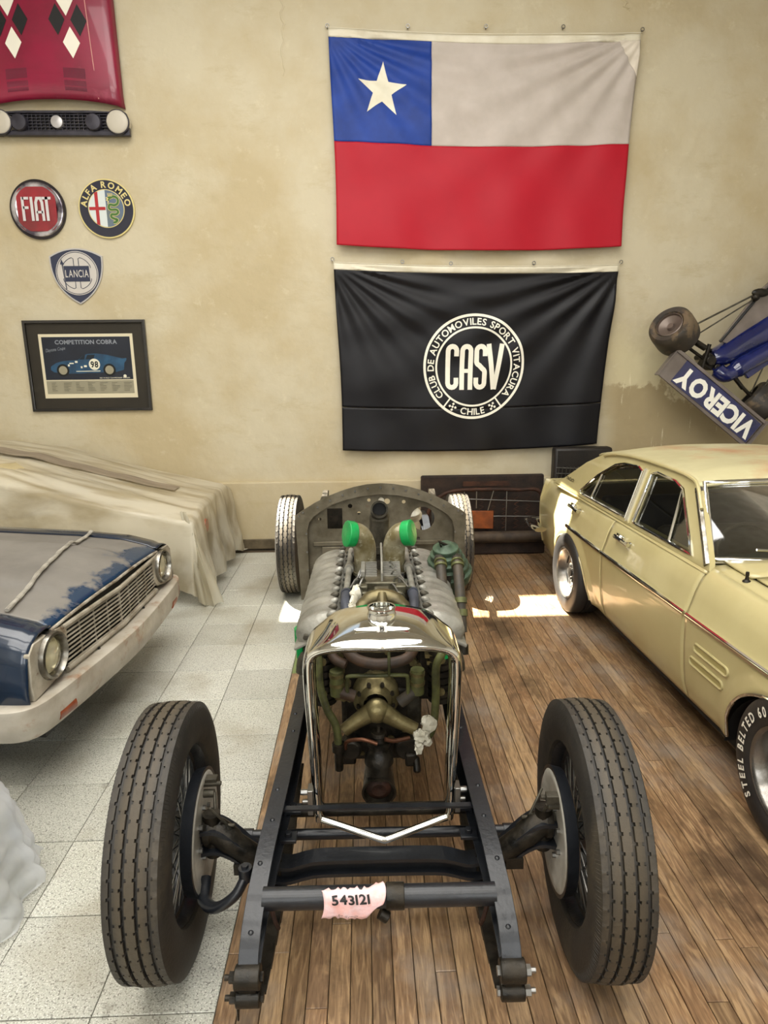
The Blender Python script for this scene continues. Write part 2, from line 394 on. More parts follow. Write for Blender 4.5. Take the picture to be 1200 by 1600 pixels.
vs = [(-a, -e, -0.02), (a, -e, -0.02), (a, e, -0.02), (-a, e, -0.02), (-a, -e, -ch), (a, -e, -ch), (a, e, -ch), (-a, e, -ch),
      (-a+ch, -e+ch, 0), (a-ch, -e+ch, 0), (a-ch, e-ch, 0), (-a+ch, e-ch, 0)]
fs = [(0, 1, 5, 4), (1, 2, 6, 5), (2, 3, 7, 6), (3, 0, 4, 7), (4, 5, 9, 8), (5, 6, 10, 9), (6, 7, 11, 10), (7, 4, 8, 11), (8, 9, 10, 11)]
g.add(vs, fs); tile0 = None; random.seed(3)
for j in range(-4, 15):
    for i in range(8):
        x = TX-TW*(i+0.5); y = TY-0.4*(j+0.5)
        if y > WALL_Y-0.03: continue
        if tile0 is None: o = tile0 = g.build('tile', ter, fl, smooth=0)
        else: o = tile0.copy(); COL.objects.link(o)
        o.location = (x, y, random.uniform(-0.0006, 0.0006))
def wood():
    m = bpy.data.materials.new('worn oak strip'); m.use_nodes = True; nt = m.node_tree; N = nt.nodes; Lk = nt.links; b = N['Principled BSDF']
    g = N.new('ShaderNodeNewGeometry'); oi = N.new('ShaderNodeObjectInfo')
    off = N.new('ShaderNodeVectorMath'); off.operation = 'MULTIPLY_ADD'
    cx = N.new('ShaderNodeCombineXYZ'); Lk.new(oi.outputs['Random'], cx.inputs[0]); Lk.new(oi.outputs['Random'], cx.inputs[1])
    off.inputs[1].default_value = (37, 91, 0); Lk.new(cx.outputs[0], off.inputs[0]); Lk.new(g.outputs['Position'], off.inputs[2])
    mp = N.new('ShaderNodeMapping'); mp.inputs['Scale'].default_value = (34, 4.0, 1); Lk.new(off.outputs[0], mp.inputs['Vector'])
    n1 = N.new('ShaderNodeTexNoise'); n1.inputs['Scale'].default_value = 1.0; n1.inputs['Detail'].default_value = 5; n1.inputs['Distortion'].default_value = 2.2; Lk.new(mp.outputs[0], n1.inputs['Vector'])
    mp2 = N.new('ShaderNodeMapping'); mp2.inputs['Scale'].default_value = (190, 14, 1); Lk.new(off.outputs[0], mp2.inputs['Vector'])
    n2 = N.new('ShaderNodeTexNoise'); n2.inputs['Scale'].default_value = 1.0; n2.inputs['Detail'].default_value = 3; Lk.new(mp2.outputs[0], n2.inputs['Vector'])
    n3 = N.new('ShaderNodeTexNoise'); n3.inputs['Scale'].default_value = 1.6; n3.inputs['Detail'].default_value = 8; n3.inputs['Roughness'].default_value = 0.65; Lk.new(g.outputs['Position'], n3.inputs['Vector'])
    r = N.new('ShaderNodeValToRGB'); Lk.new(oi.outputs['Random'], r.inputs[0]); e = r.color_ramp.elements
    e[0].position = 0; e[0].color = srgb('8b6e4e'); e[1].position = 1; e[1].color = srgb('9b7d5a')
    for p, c in ((0.2, '92704f'), (0.4, '7b6046'), (0.55, 'a18562'), (0.7, '8f7154'), (0.85, '81664a')):
        q = e.new(p); q.color = srgb(c)
    def mixc(src, f, lo, hi, c, amt):
        mr = N.new('ShaderNodeMapRange'); mr.inputs['From Min'].default_value = lo; mr.inputs['From Max'].default_value = hi; mr.inputs['To Max'].default_value = amt
        Lk.new(f.outputs['Fac'], mr.inputs['Value']); x = N.new('ShaderNodeMix'); x.data_type = 'RGBA'; Lk.new(mr.outputs['Result'], x.inputs['Factor'])
        Lk.new(src, x.inputs['A']); x.inputs['B'].default_value = srgb(c); return x.outputs['Result']
    s = mixc(r.outputs[0], n1, 0.5, 0.36, 'bd9d74', 0.55); s = mixc(s, n1, 0.5, 0.66, '4e3620', 0.38); s = mixc(s, n2, 0.5, 0.66, '3c2a1a', 0.38)
    s = mixc(s, n3, 0.5, 0.66, '9a9288', 0.5); s = mixc(s, n3, 0.45, 0.34, '3a2a1c', 0.75)
    vm = N.new('ShaderNodeVectorMath'); vm.operation = 'SCALE'; Lk.new(s, vm.inputs[0]); m5 = N.new('ShaderNodeMath'); m5.operation = 'MULTIPLY'; m5.inputs[1].default_value = 7.31; Lk.new(oi.outputs['Random'], m5.inputs[0]); m6 = N.new('ShaderNodeMath'); m6.operation = 'FRACT'; Lk.new(m5.outputs[0], m6.inputs[0]); m7 = N.new('ShaderNodeMath'); m7.operation = 'MULTIPLY_ADD'; m7.inputs[1].default_value = 0.36; m7.inputs[2].default_value = 0.68; Lk.new(m6.outputs[0], m7.inputs[0]); Lk.new(m7.outputs[0], vm.inputs['Scale']); s = vm.outputs[0]
    Lk.new(s, b.inputs['Base Color']); b.inputs['Roughness'].default_value = 0.38
    bp = N.new('ShaderNodeBump'); bp.inputs['Strength'].default_value = 0.25; bp.inputs['Distance'].default_value = 0.003; Lk.new(n2.outputs['Fac'], bp.inputs['Height']); Lk.new(bp.outputs[0], b.inputs['Normal'])
    return m
oak = wood(); greenwood = mat('green painted wood', '5d7a3a', 0.5, col2='7f8a5a', ns=14)
PW = 0.0722
def plank_mesh(wd):
    a = (wd-0.0028)/2; c = 0.0015
    vs = [(-a, -.5, -0.02), (a, -.5, -0.02), (a, .5, -0.02), (-a, .5, -0.02), (-a, -.5, -c), (a, -.5, -c), (a, .5, -c), (-a, .5, -c), (-a+c, -.499, 0), (a-c, -.499, 0), (a-c, .499, 0), (-a+c, .499, 0)]
    return G().add(vs, fs)
pl0 = None; random.seed(12); cnt = 0
for i in range(53):
    y = -0.4-random.uniform(0, 0.7)
    if i == 0: segs = [(-0.5, 1.9), (1.9, 4.02), (4.02, 7.04)]
    else:
        segs = []; 
        while y < 7.04:
            l = random.choice([1.2, 1.6, 2.0, 2.4, 2.8]); segs.append((max(y, -0.5), min(y+l, 7.04))); y += l
    for k, (y0, y1) in enumerate(segs):
        if y1-y0 < 0.1: continue
        if pl0 is None: o = pl0 = plank_mesh(PW).build('plank', oak, fl, smooth=0)
        else: o = pl0.copy(); COL.objects.link(o)
        o.scale = (1, (y1-y0)-0.002, 1); o.location = (TX+PW*(i+0.5), (y0+y1)/2, random.uniform(-0.0008, 0.0008)); cnt += 1
        if i == 0 and k == 2:
            o.data = pl0.data.copy(); o.data.materials[0] = greenwood; o['label'] = 'green painted edge plank beside the tiles'  # far edge plank is coloured green

# unseen window frames, added round the front fill lamps on a closed wall
for i, x in enumerate((-2.0, 2.0)):
    wf = struct(G().box((x, YB+0.03, 5.15), (2.6, 0.06, 0.1)).build('window_%d' % (i+1), plain, smooth=0))
    for bx, bz, sx_, sz_ in ((x, 2.05, 2.6, 0.1), (x-1.25, 3.6, 0.1, 3.2), (x+1.25, 3.6, 0.1, 3.2)): G().box((bx, YB+0.03, bz), (sx_, 0.06, sz_)).build('window_frame', plain, wf)
# ------------------------------------------------------------------ vintage chassis (local x across, y to the rear, z up)
CH_A = math.atan2(0.055, 3.69)
ch = tag(empty('vintage_chassis', (0.028, 1.96, 0), -CH_A), 'bare black vintage car chassis with chrome radiator shell, exposed V engine and wire wheels', 'car chassis')
def tyre_profile(R, W, grooves, gd=0.013, gw=0.011, bead=0.27):
    p = [(-0.30*W, bead), (-0.42*W, bead+0.008), (-0.48*W, bead+0.035), (-0.5*W, R-0.085), (-0.5*W, R-0.06), (-0.48*W, R-0.035), (-0.455*W, R-0.018), (-0.42*W, R-0.006)]
    for x in grooves: p += [(x-gw/2, R-0.0035*abs(x/W*4)**2), (x-gw/2+0.0012, R-gd), (x+gw/2-0.0012, R-gd), (x+gw/2, R-0.0035*abs(x/W*4)**2)]
    p += [(-a, r) for a, r in reversed(p[:8])]
    return p
def build_tyre(R, W, grooves, n=300, gw=0.0105, bead=0.285):
    prof = tyre_profile(R, W, grooves, gw=gw, bead=bead); g = G(); k = len(prof); gi = {}
    for q in range(len(grooves)):
        for s, m_ in ((0, -1), (1, -1), (2, 1), (3, 1)): gi[8+4*q+s] = (q, m_)
    vs = []; P_ = 54; st_ = 2*pi/P_; A_ = []
    for q in range(P_):
        b = q*st_
        for f_, fl in ((0, 0), (0.01, 1), (0.2, 1), (0.21, 0), (0.5, 0), (0.51, 2), (0.7, 2), (0.71, 0)): A_.append((b+f_*st_, fl))
    n = len(A_)
    for j, (a, fl) in enumerate(A_):
        for i, (h, r) in enumerate(prof):
            hh = h
            if i in gi:
                q, sg = gi[i]
                if q % 2: sg_ = -sg
                else: sg_ = sg
                if (fl == 1 and sg_ > 0) or (fl == 2 and sg_ < 0): hh += 0.0055*sg
            if i in (6, k-7) and j % 2: r -= 0.004
            vs.append((hh, r*cos(a), r*sin(a)))
    fs = [(j*k+i, ((j+1) % n)*k+i, ((j+1) % n)*k+i+1, j*k+i+1) for j in range(n) for i in range(k-1)]
    return g.add(vs, fs)
def tread_dust(m):
    nt = m.node_tree; N = nt.nodes; Lk = nt.links; b = N['Principled BSDF']; src = b.inputs['Base Color'].links[0].from_socket
    tc = N.new('ShaderNodeTexCoord'); sp = N.new('ShaderNodeSeparateXYZ'); Lk.new(tc.outputs['Object'], sp.inputs[0]); cx = N.new('ShaderNodeCombineXYZ'); Lk.new(sp.outputs['Y'], cx.inputs[1]); Lk.new(sp.outputs['Z'], cx.inputs[2])
    ln = N.new('ShaderNodeVectorMath'); ln.operation = 'LENGTH'; Lk.new(cx.outputs[0], ln.inputs[0]); r = N.new('ShaderNodeMapRange'); r.inputs['From Min'].default_value = 0.4335; r.inputs['From Max'].default_value = 0.4375; r.inputs['To Max'].default_value = 0.75; Lk.new(ln.outputs['Value'], r.inputs['Value'])
    x = N.new('ShaderNodeMix'); x.data_type = 'RGBA'; Lk.new(r.outputs['Result'], x.inputs['Factor']); Lk.new(src, x.inputs['A']); x.inputs['B'].default_value = srgb('4a4132'); Lk.new(x.outputs['Result'], b.inputs['Base Color'])
tread_dust(rubber)
_ty = {}
def wire_wheel(x, y, side, rz, front=True):
    # side = +1: inner (brake) face looks to +x
    t = build_tyre(0.44, 0.185, [-0.054, -0.019, 0.019, 0.054]).build('tyre', rubber, ch, smooth=35) if not _ty else G().build('tyre', rubber, ch, data=_ty['m'])
    _ty['m'] = t.data
    t.location = (x, y, 0.4405); t.rotation_euler = (0, 0, rz if side > 0 else rz+pi)
    G().lathe([(-0.062, 0.30), (-0.066, 0.285), (-0.05, 0.277), (-0.03, 0.273), (-0.025, 0.262), (0.025, 0.262), (0.03, 0.273), (0.05, 0.277), (0.066, 0.285), (0.062, 0.30)], 64).build('wheel_rim', blackpaint, t)
    g = G(); random.seed(2)
    for k in range(60):
        a = 2*pi*k/60; h = 0.045 if k % 2 else -0.035; d = (0.32 if (k//2) % 2 else -0.32)
        g.tube([(h, 0.062*cos(a+d), 0.062*sin(a+d)), (0.018 if k % 2 else -0.018, 0.265*cos(a), 0.265*sin(a))], 0.0026, 5, caps=False)
    g.build('wire_spokes', bolt, t)['kind'] = 'stuff'
    G().lathe([(-0.11, 0.0), (-0.11, 0.035), (-0.08, 0.05), (-0.06, 0.066), (0.05, 0.066), (0.06, 0.07)], 28).build('wheel_hub', blackpaint, t)
    G().lathe([(0.072, 0.06), (0.072, 0.185), (0.08, 0.202), (0.1, 0.206), (0.118, 0.21), (0.118, 0.198), (0.09, 0.19)], 56).build('brake_drum', blackpaint, t)
    bp = G().lathe([(0.106, 0.0), (0.106, 0.05), (0.112, 0.06), (0.112, 0.15), (0.118, 0.165), (0.121, 0.19), (0.116, 0.2), (0.1, 0.2)], 56).build('brake_back_plate', mat('pale grey plate', 'bbb8ae', 0.45, 0.2, col2='938f84', ns=12, bump=0.1) if front else alu_dark, t)
    if front:
        g = G()
        g.cyl((0.11, -0.02, 0.03), (0.165, -0.02, 0.03), 0.03); g.cyl((0.16, -0.02, 0.03), (0.19, -0.02, 0.03), 0.017); g.cyl((0.18, -0.02, 0.03), (0.225, -0.02, 0.03), 0.007)
        g.cyl((0.11, 0.035, 0.12), (0.15, 0.035, 0.12), 0.014); g.tube([(0.15, 0.035, 0.125), (0.155, 0.0, 0.06), (0.16, -0.02, 0.03)], 0.006, 8)
        g.tube([(0.15, -0.05, 0.125), (0.2, -0.02, 0.03)], 0.005, 8); g.cyl((0.11, 0.04, 0.155), (0.175, 0.04, 0.155), 0.008); g.box((0.135, 0.05, 0.16), (0.05, 0.03, 0.03))
        g.build('brake_lever', alu_dark, t, bevel=0.002)
        g = G()
        for k in range(7):
            a = 0.6+2*pi*k/7; g.cyl((0.112, 0.085*cos(a), 0.085*sin(a)), (0.124, 0.085*cos(a), 0.085*sin(a)), 0.009, n=6)
        g.build('bolts', bolt, t)['kind'] = 'stuff'
    return t
wire_wheel(-0.722, 0.012, 1, 0.036); wire_wheel(0.724, -0.02, -1, -0.045)
wire_wheel(-0.745, 3.69, 1, 0.0, False); wire_wheel(0.745, 3.66, -1, 0.0, False)
# frame rails
RP = [(0.376, -0.455, 0.345, 0.05), (0.376, -0.43, 0.385, 0.07), (0.374, -0.38, 0.43, 0.085), (0.371, -0.30, 0.468, 0.10), (0.366, -0.15, 0.50, 0.12), (0.358, 0.05, 0.52, 0.135), (0.352, 0.35, 0.525, 0.15), (0.352, 0.8, 0.52, 0.155), (0.365, 1.5, 0.51, 0.155),
      (0.40, 2.2, 0.505, 0.155), (0.43, 2.7, 0.53, 0.15), (0.44, 3.1, 0.64, 0.13), (0.44, 3.5, 0.72, 0.11), (0.44, 3.9, 0.68, 0.09), (0.44, 4.25, 0.56, 0.06)]
for sd_ in (-1, 1):
    g = G(); FW_ = 0.058; vs = []; 
    for x, y, zt, h in RP:
        xo = sd_*(x+FW_/2); xi = sd_*(x-FW_/2); t_ = 0.006
        vs += [(xo, y, zt), (xi, y, zt), (xi, y, zt-t_), (xo-sd_*t_, y, zt-t_), (xo-sd_*t_, y, zt-h+t_), (xi, y, zt-h+t_), (xi, y, zt-h), (xo, y, zt-h)]
    k = 8
    for i in range(len(RP)-1):
        for j in range(k):
            a, b = i*k+j, i*k+(j+1) % k; q = (a, b, b+k, a+k); g.f.append(q if sd_ < 0 else q[::-1])
    g.v = vs; g.f.append(tuple(range(k))); 
    rail = g.build('side_rail', blackpaint, ch, bevel=0.002)
    for n_, (y, dz) in enumerate(((-0.39, 0.0), (-0.2, 0), (-0.03, 0), (0.12, 0), (0.5, 0), (0.64, 0))):
        pts = [(r[1], r[0], r[2]) for r in RP]
        for (ya, xa, za), (yb, xb, zb) in zip(pts, pts[1:]):
            if ya <= y <= yb: f_ = (y-ya)/(yb-ya); xx = xa+(xb-xa)*f_; zz = za+(zb-za)*f_
        G().sphere((sd_*(xx+0.008*(n_ % 2)), y, zz), 0.0085, 10, 6, (1, 1, 0.6)).build('rivet', blackpaint, rail)
    # spring shackle at the horn
    g = G(); x0 = sd_*0.376
    g.cyl((x0-0.036, -0.455, 0.335), (x0+0.036, -0.455, 0.335), 0.033); g.cyl((x0-0.034, -0.465, 0.275), (x0+0.034, -0.465, 0.275), 0.026)
    g.box((x0, -0.46, 0.305), (0.05, 0.03, 0.06))
    sh = g.build('spring_shackle', blackmetal, rail, bevel=0.003)
    g = G()
    for z_, y_ in ((0.335, -0.455), (0.275, -0.465)):
        g.cyl((x0+sd_*0.036, y_, z_), (x0+sd_*0.052, y_, z_), 0.016, n=6); g.cyl((x0+sd_*0.052, y_, z_), (x0+sd_*0.066, y_, z_), 0.008)
        g.cyl((x0-sd_*0.036, y_, z_), (x0-sd_*0.044, y_, z_), 0.014, n=6)
    g.build('shackle_bolt', bolt if sd_ > 0 else blackmetal, rail)
    if sd_ < 0: G().tube([(x0-0.03, -0.467, 0.27), (x0-0.032, -0.469, 0.2)], [0.006, 0.003], 6).build('split_pin', blackmetal, rail)
    for k_ in range(4):                                   # leaf spring
        a = -0.45+k_*0.10; b = 0.62-k_*0.10; p = []
        for i in range(9):
            y = a+(b-a)*i/8; p.append((sd_*0.352, y, 0.29-0.05*((y-0.04)/0.58)**2*-1-0.055+0.0 - k_*0.009))
        G().tube(p, 0.033, 4, sx=1.0, sy=0.14, up=(0, 0, 1)).build('spring_leaf', blackmetal, rail)
    G().cyl((sd_*0.352, 0.0, 0.18), (sd_*0.352, 0.0, 0.34), 0.011).build('u_bolt', blackmetal, rail)
    g = G(); xb = sd_*0.318
    for y_, z_ in ((0.02, 0.40), (0.17, 0.40)):
        g.box((xb, y_, z_), (0.06, 0.05, 0.012)); g.box((xb+sd_*0.028, y_, z_-0.03), (0.008, 0.05, 0.06)); g.cyl((xb, y_, z_), (xb, y_, z_+0.022), 0.013, n=6)
    g.build('bracket', blackpaint, rail, bevel=0.0015)
    g = G(); xh = sd_*0.338
    g.tube(smoothpath([(xh, -0.25, 0.36), (xh-sd_*0.012, -0.265, 0.33), (xh-sd_*0.02, -0.26, 0.30)]), 0.007, 8); g.build('hook', rust, rail)
# cross members
g = G(); g.tube([(-0.352, -0.30, 0.45), (0.352, -0.30, 0.45)], 0.033, 24); g.build('front_cross_tube', blackpaint, ch)
g = G(); g.tube([(0.02, -0.30, 0.45), (0.075, -0.30, 0.45)], 0.038, 24); g.cyl((0.0, -0.31, 0.40), (0.025, -0.315, 0.385), 0.018); g.build('tube_collar', blackmetal, ch, bevel=0.002)
g = G(); g.box((0.0, 0.045, 0.497), (0.70, 0.022, 0.008)); g.build('flat_strap', blackpaint, ch)
g = G(); g.tube([(-0.6, 0.15, 0.305), (0.6, 0.15, 0.305)], 0.020, 16); g.build('track_rod', blackpaint, ch)
for s_ in (-1, 1): G().tube([(s_*0.47, 0.15, 0.305), (s_*0.60, 0.15, 0.305)], 0.025, 16).build('rod_sleeve', blackpaint, ch)
g = G(); g.tube([(-0.33, 0.2, 0.37), (0.33, 0.2, 0.37)], 0.024, 16); g.build('rear_cross_tube', blackmetal, ch)
ax = [(-0.615, 0, 0.43), (-0.56, 0.0, 0.435), (-0.50, 0, 0.40), (-0.42, 0, 0.325), (-0.33, 0, 0.285), (-0.26, 0, 0.30), (-0.2, 0, 0.31), (0, 0, 0.312)]
ax = ax + [(-x, y, z) for x, y, z in reversed(ax[:-1])]; A = smoothpath(ax, 4)
g = G(); T0 = len(A)
for dz, wy, hh in ((0.027, 0.066, 0.013), (-0.027, 0.066, 0.013), (0.0, 0.014, 0.05)):
    vs = []
    for p in A:
        for a, b in ((-1, -1), (1, -1), (1, 1), (-1, 1)):
            k = 1.0+0.5*max(0, (abs(p.x)-0.3)/0.3); vs.append((p.x, p.y+a*wy/2*k, p.z+dz*k+b*hh/2))
    fs = [(i*4+j, i*4+(j+1) % 4, (i+1)*4+(j+1) % 4, (i+1)*4+j) for i in range(T0-1) for j in range(4)]+[(3, 2, 1, 0), tuple((T0-1)*4+j for j in range(4))]
    g.add(vs, [q[::-1] for q in fs])
axo = g.build('front_axle', blackpaint, ch)
for s_ in (-1, 1):
    g = G(); g.tube(smoothpath([(s_*0.43, -0.01, 0.345), (s_*0.50, -0.01, 0.405), (s_*0.56, 0, 0.45), (s_*0.60, 0, 0.45)], 5), [0.04]*6+[0.045]*6+[0.052]*4, 14); g.cyl((s_*0.575, 0, 0.36), (s_*0.575, 0, 0.52), 0.03)
    g.box((s_*0.47, -0.035, 0.33), (0.06, 0.03, 0.04)); g.build('steering_knuckle', blackmetal, axo, bevel=0.003)
g = G(); g.tube(smoothpath([(-0.595, -0.06, 0.31), (-0.58, -0.14, 0.30), (-0.53, -0.19, 0.315), (-0.465, -0.19, 0.36), (-0.435, -0.15, 0.40)], 6), 0.022, 12, sy=0.75)
g.cyl((-0.435, -0.155, 0.39), (-0.435, -0.155, 0.435), 0.022, n=16); g.cyl((-0.435, -0.155, 0.435), (-0.435, -0.155, 0.445), 0.012, n=6); g.build('steering_arm', blackpaint, axo)
g = G(); g.tube([(-0.75, 3.69, 0.44), (0.75, 3.69, 0.44)], 0.05, 16); g.sphere((0, 3.66, 0.44), 0.17); g.build('rear_axle', blackmetal, ch)
g = G(); g.tube([(-0.44, 4.2, 0.56), (0.44, 4.2, 0.56)], 0.035, 14); g.build('rear_cross_tube', blackmetal, ch)
g = G()
for s_ in (-1, 1): g.tube(smoothpath([(s_*0.44+0.04, 3.05, 0.62), (s_*0.44+0.04, 3.1, 0.88), (s_*0.44+0.04, 3.3, 0.97), (s_*0.44+0.04, 3.42, 0.95)], 5), 0.03, 4)
g.build('body_mount', blackmetal, ch)
# firewall
FY = 2.42; FC = 0.045
def FM(y): return Matrix(((1, 0, 0, FC), (0, 0, -1, y), (0, 1, 0, 0), (0, 0, 0, 1)))
outer = [(-0.565, 0.41), (-0.51, 0.41), (0.51, 0.41), (0.565, 0.41)]
arch = [(0.585, 1.005), (0.555, 1.03)]+[(x, 1.225-0.30*(abs(x)/0.555)**1.9*0.65) for x in [0.45, 0.36, 0.27, 0.18, 0.09, 0, -0.09, -0.18, -0.27, -0.36, -0.45]]+[(-0.555, 1.03), (-0.585, 1.005)]
outl = [(-0.565, 0.40), (-0.505, 0.40)]
inner = [(-0.505, 0.40), (-0.505, 0.90), (-0.49, 0.96), (-0.46, 1.0), (-0.41, 1.035)]+[(x, 1.15-0.30*(abs(x)/0.555)**1.9*0.6) for x in [-0.33, -0.24, -0.12, 0, 0.12, 0.24, 0.33]]+[(0.41, 1.035), (0.46, 1.0), (0.49, 0.96), (0.505, 0.90), (0.505, 0.40)]
loop = inner+[(0.565, 0.40)]+arch+[(-0.565, 0.40)]
fw = G().poly([loop], FM(FY-0.05), 0.012).build('firewall_flange', tub, ch, smooth=0)
strip = G(); k = len(inner)
strip.add([(p[0]+FC, y, p[1]) for y in (FY-0.05, FY) for p in inner], [(i, i+1, k+i+1, k+i) for i in range(k-1)]); strip.build('flange_step', tub, fw, smooth=0)
sq = [(-0.37, 0.90), (-0.265, 0.90), (-0.265, 1.045), (-0.37, 1.045)]; rd = circle(0.083, 28, (0.29, 0.965))
small = [circle(0.016, 10, (-0.21, 1.06)), circle(0.013, 10, (0.16, 1.085)), circle(0.012, 10, (-0.08, 1.10)), circle(0.02, 12, (0.045, 1.09)), circle(0.011, 8, (-0.42, 0.97)), circle(0.014, 10, (0.26, 0.82)), circle(0.012, 8, (-0.15, 1.01))]
panel = G().poly([inner, sq, rd]+small, FM(FY), 0.004).build('firewall_panel', tub, fw, smooth=0)
G().box((FC-0.02, FY-0.02, 0.80), (0.9, 0.03, 0.03)).box((FC-0.30, FY-0.02, 0.70), (0.22, 0.03, 0.16)).build('panel_step', tub, fw, bevel=0.004)
random.seed(5); g = G()
for p in loop[17:]+[( -0.535, 0.5), (-0.535, 0.62), (-0.535, 0.75), (-0.535, 0.88), (0.535, 0.5), (0.535, 0.62), (0.535, 0.75), (0.535, 0.88)]:
    x, z = p[0]*0.955, p[1]-0.028 if abs(p[0]) < 0.53 else p[1]; g.cyl((x+FC, FY-0.056, z), (x+FC, FY-0.048, z), 0.007, n=8)
g.build('flange_bolts', bolt, fw)['kind'] = 'stuff'
g = G().cyl((0.05, FY-0.02, 1.10), (0.05, FY-0.005, 1.10), 0.02); g.cyl((0.29, FY+0.25, 0.93), (0.28, FY+0.2, 0.97), 0.06, 0.045); g.tube(smoothpath([(0.28, FY+0.2, 0.96), (0.27, FY+0.18, 1.03), (0.28, FY+0.17, 1.12)]), [0.055, 0.05, 0.04, 0.03, 0.03, 0.03, 0.03, 0.03, 0.03, 0.028, 0.028, 0.028, 0.028], 14)
g.build('wrapped_pipe', whiterag, ch)
G().box((-0.27, 2.75, 0.86), (0.26, 0.24, 0.36)).build('battery_box', blackmetal, ch, bevel=0.01)  # dark box added behind the square hole so it reads dark
def crumple(g, amt, seed=3):
    r = random.Random(seed); g.v = [tuple(c+r.uniform(-amt, amt) for c in p) for p in g.v]; return g
# ------------------------------------------------------------------ engine
eng = G(); 
for y0, y1, w0, z0, z1 in ((0.55, 1.75, 0.17, 0.47, 0.80), (0.62, 1.65, 0.13, 0.40, 0.50)): eng.box((0.02, (y0+y1)/2, (z0+z1)/2), (2*w0, y1-y0, z1-z0))
for s_ in (-1, 1):
    M = Matrix.Translation((0.02+s_*0.19, 1.12, 0.80)) @ Matrix.Rotation(s_*radians(28), 4, 'Y')
    eng.box((0, 0, 0), (0.17, 1.02, 0.24), M)
    for i in range(7): eng.box((s_*0.088, -0.42+i*0.14, 0), (0.02, 0.05, 0.2), M)
engine = eng.build('engine_block', alu_dark, ch, bevel=0.012)
def bankM(s_, c=(0, 0, 0)): return Matrix.Translation((0.02+s_*0.262, 1.12, 0.905)) @ Matrix.Rotation(s_*radians(26), 4, 'Y')
for s_ in (-1, 1):
    def cov(u, v):
        a = pi*v; y = -0.52+1.04*u; e = 1.0
        d = min(u, 1-u)/0.07
        if d < 1: e = sqrt(max(0.0, 1-(1-d)**2))*0.7+0.3
        wv = 0.008*sin(u*2*pi*6)**2
        return Vector((0.105*e*cos(a)*(1 if abs(cos(a)) > .8 else 1.06), y*(1.0), (0.075+wv)*e*(sin(a)**0.75)))
    g = G(); M = bankM(s_); g.grid(cov, 60, 20, M)
    for u in (0, 1): g.add([tuple(cov(u, j/20)) for j in range(21)], [tuple(range(21)) if u == 0 else tuple(range(20, -1, -1))], M)
    rc = g.build('rocker_cover', alu, engine)
    for i in range(14):
        G().sphere((-s_*0.088, -0.49+i*0.075, 0.052), 0.016, 10, 6, (1.5, 0.8, 1.0), M=M).build('cover_lug', alu_dark if i % 2 else alu, rc)
    g = G(); g.box((0, 0, -0.006), (0.235, 1.06, 0.014), M)
    for i in range(13): g.box((-s_*0.112, -0.48+i*0.08, 0.006), (0.022, 0.03, 0.022), M)
    g.build('cover_flange', alu, rc, bevel=0.004)
    for i in range(13): G().cyl((-s_*0.112, -0.48+i*0.08, 0.015), (-s_*0.112, -0.48+i*0.08, 0.03), 0.008, n=6, M=M).build('cover_bolt', bolt, rc)
    g = G()
    for i in range(3): g.cyl(Vector((-0.05+i*0.035, -0.53, 0.02)), Vector((-0.05+i*0.035, -0.505, 0.02)), 0.011, M=M)
    g.build('end_boss', alu_dark, rc)
    # coolant rail along the inner edge
    x_ = 0.02+s_*0.152
    g = G(); g.tube([(x_, 0.86, 1.0), (x_, 1.55, 1.0)], 0.015, 14); g.cyl((x_, 1.2, 1.0), (x_, 1.24, 1.0), 0.024); g.build('coolant_rail', alu, engine)
    g = G(); g.tube(smoothpath([(x_, 0.87, 1.0), (x_, 0.74, 0.99), (x_-s_*0.01, 0.66, 0.95)]), 0.022, 14); g.cyl((x_, 0.84, 1.0), (x_, 0.86, 1.0), 0.025); g.build('rubber_coupling', mat('blue grey rubber', '3f4450', 0.55, col2='2b2e36'), engine)
# exhaust sides: row of ports on outer flanks
for s_ in (-1, 1):
    g = G()
    for i in range(6): g.tube(smoothpath([(0.02+s_*0.27, 0.72+i*0.16, 0.76), (0.02+s_*0.335, 0.72+i*0.16, 0.75), (0.02+s_*0.35, 0.72+i*0.16, 0.68)], 4), 0.03, 10)
    g.build('exhaust_stub', alu_dark, engine)
# carburettor and finned cover in the vee
g = G(); g.box((0.03, 1.02, 0.955), (0.21, 0.24, 0.07)); g.box((0.03, 1.02, 1.0), (0.16, 0.19, 0.05)); g.cyl((-0.05, 0.9, 0.97), (-0.05, 0.86, 0.97), 0.03); g.cyl((0.11, 0.9, 0.97), (0.11, 0.86, 0.97), 0.03)
g.box((0.03, 0.885, 0.985), (0.07, 0.04, 0.06)); g.box((-0.06, 0.91, 1.0), (0.05, 0.05, 0.04)); g.box((0.12, 0.91, 1.0), (0.05, 0.05, 0.04))
carb = g.build('carburettor', mat('olive grey casting', '6a6654', 0.4, 0.5, col2='484434', ns=16, bump=0.3), engine, bevel=0.006)
for i in range(9):
    for cx, ww in ((-0.018, 0.055), (0.082, 0.085)): G().box((cx, 1.16-i*0.018, 1.035-i*0.003), (ww, 0.008, 0.035)).build('cooling_fin', alu, carb)
g = G(); g.box((-0.058, 1.1, 1.035), (0.02, 0.16, 0.03)); g.box((0.033, 1.07, 1.04), (0.008, 0.26, 0.05)); g.tube([(0.033, 0.95, 1.02), (0.033, 1.0, 1.1), (0.033, 1.22, 1.13)], 0.006, 8)
g.build('fuel_rail', alu, carb, bevel=0.002)
g = G(); random.seed(8)
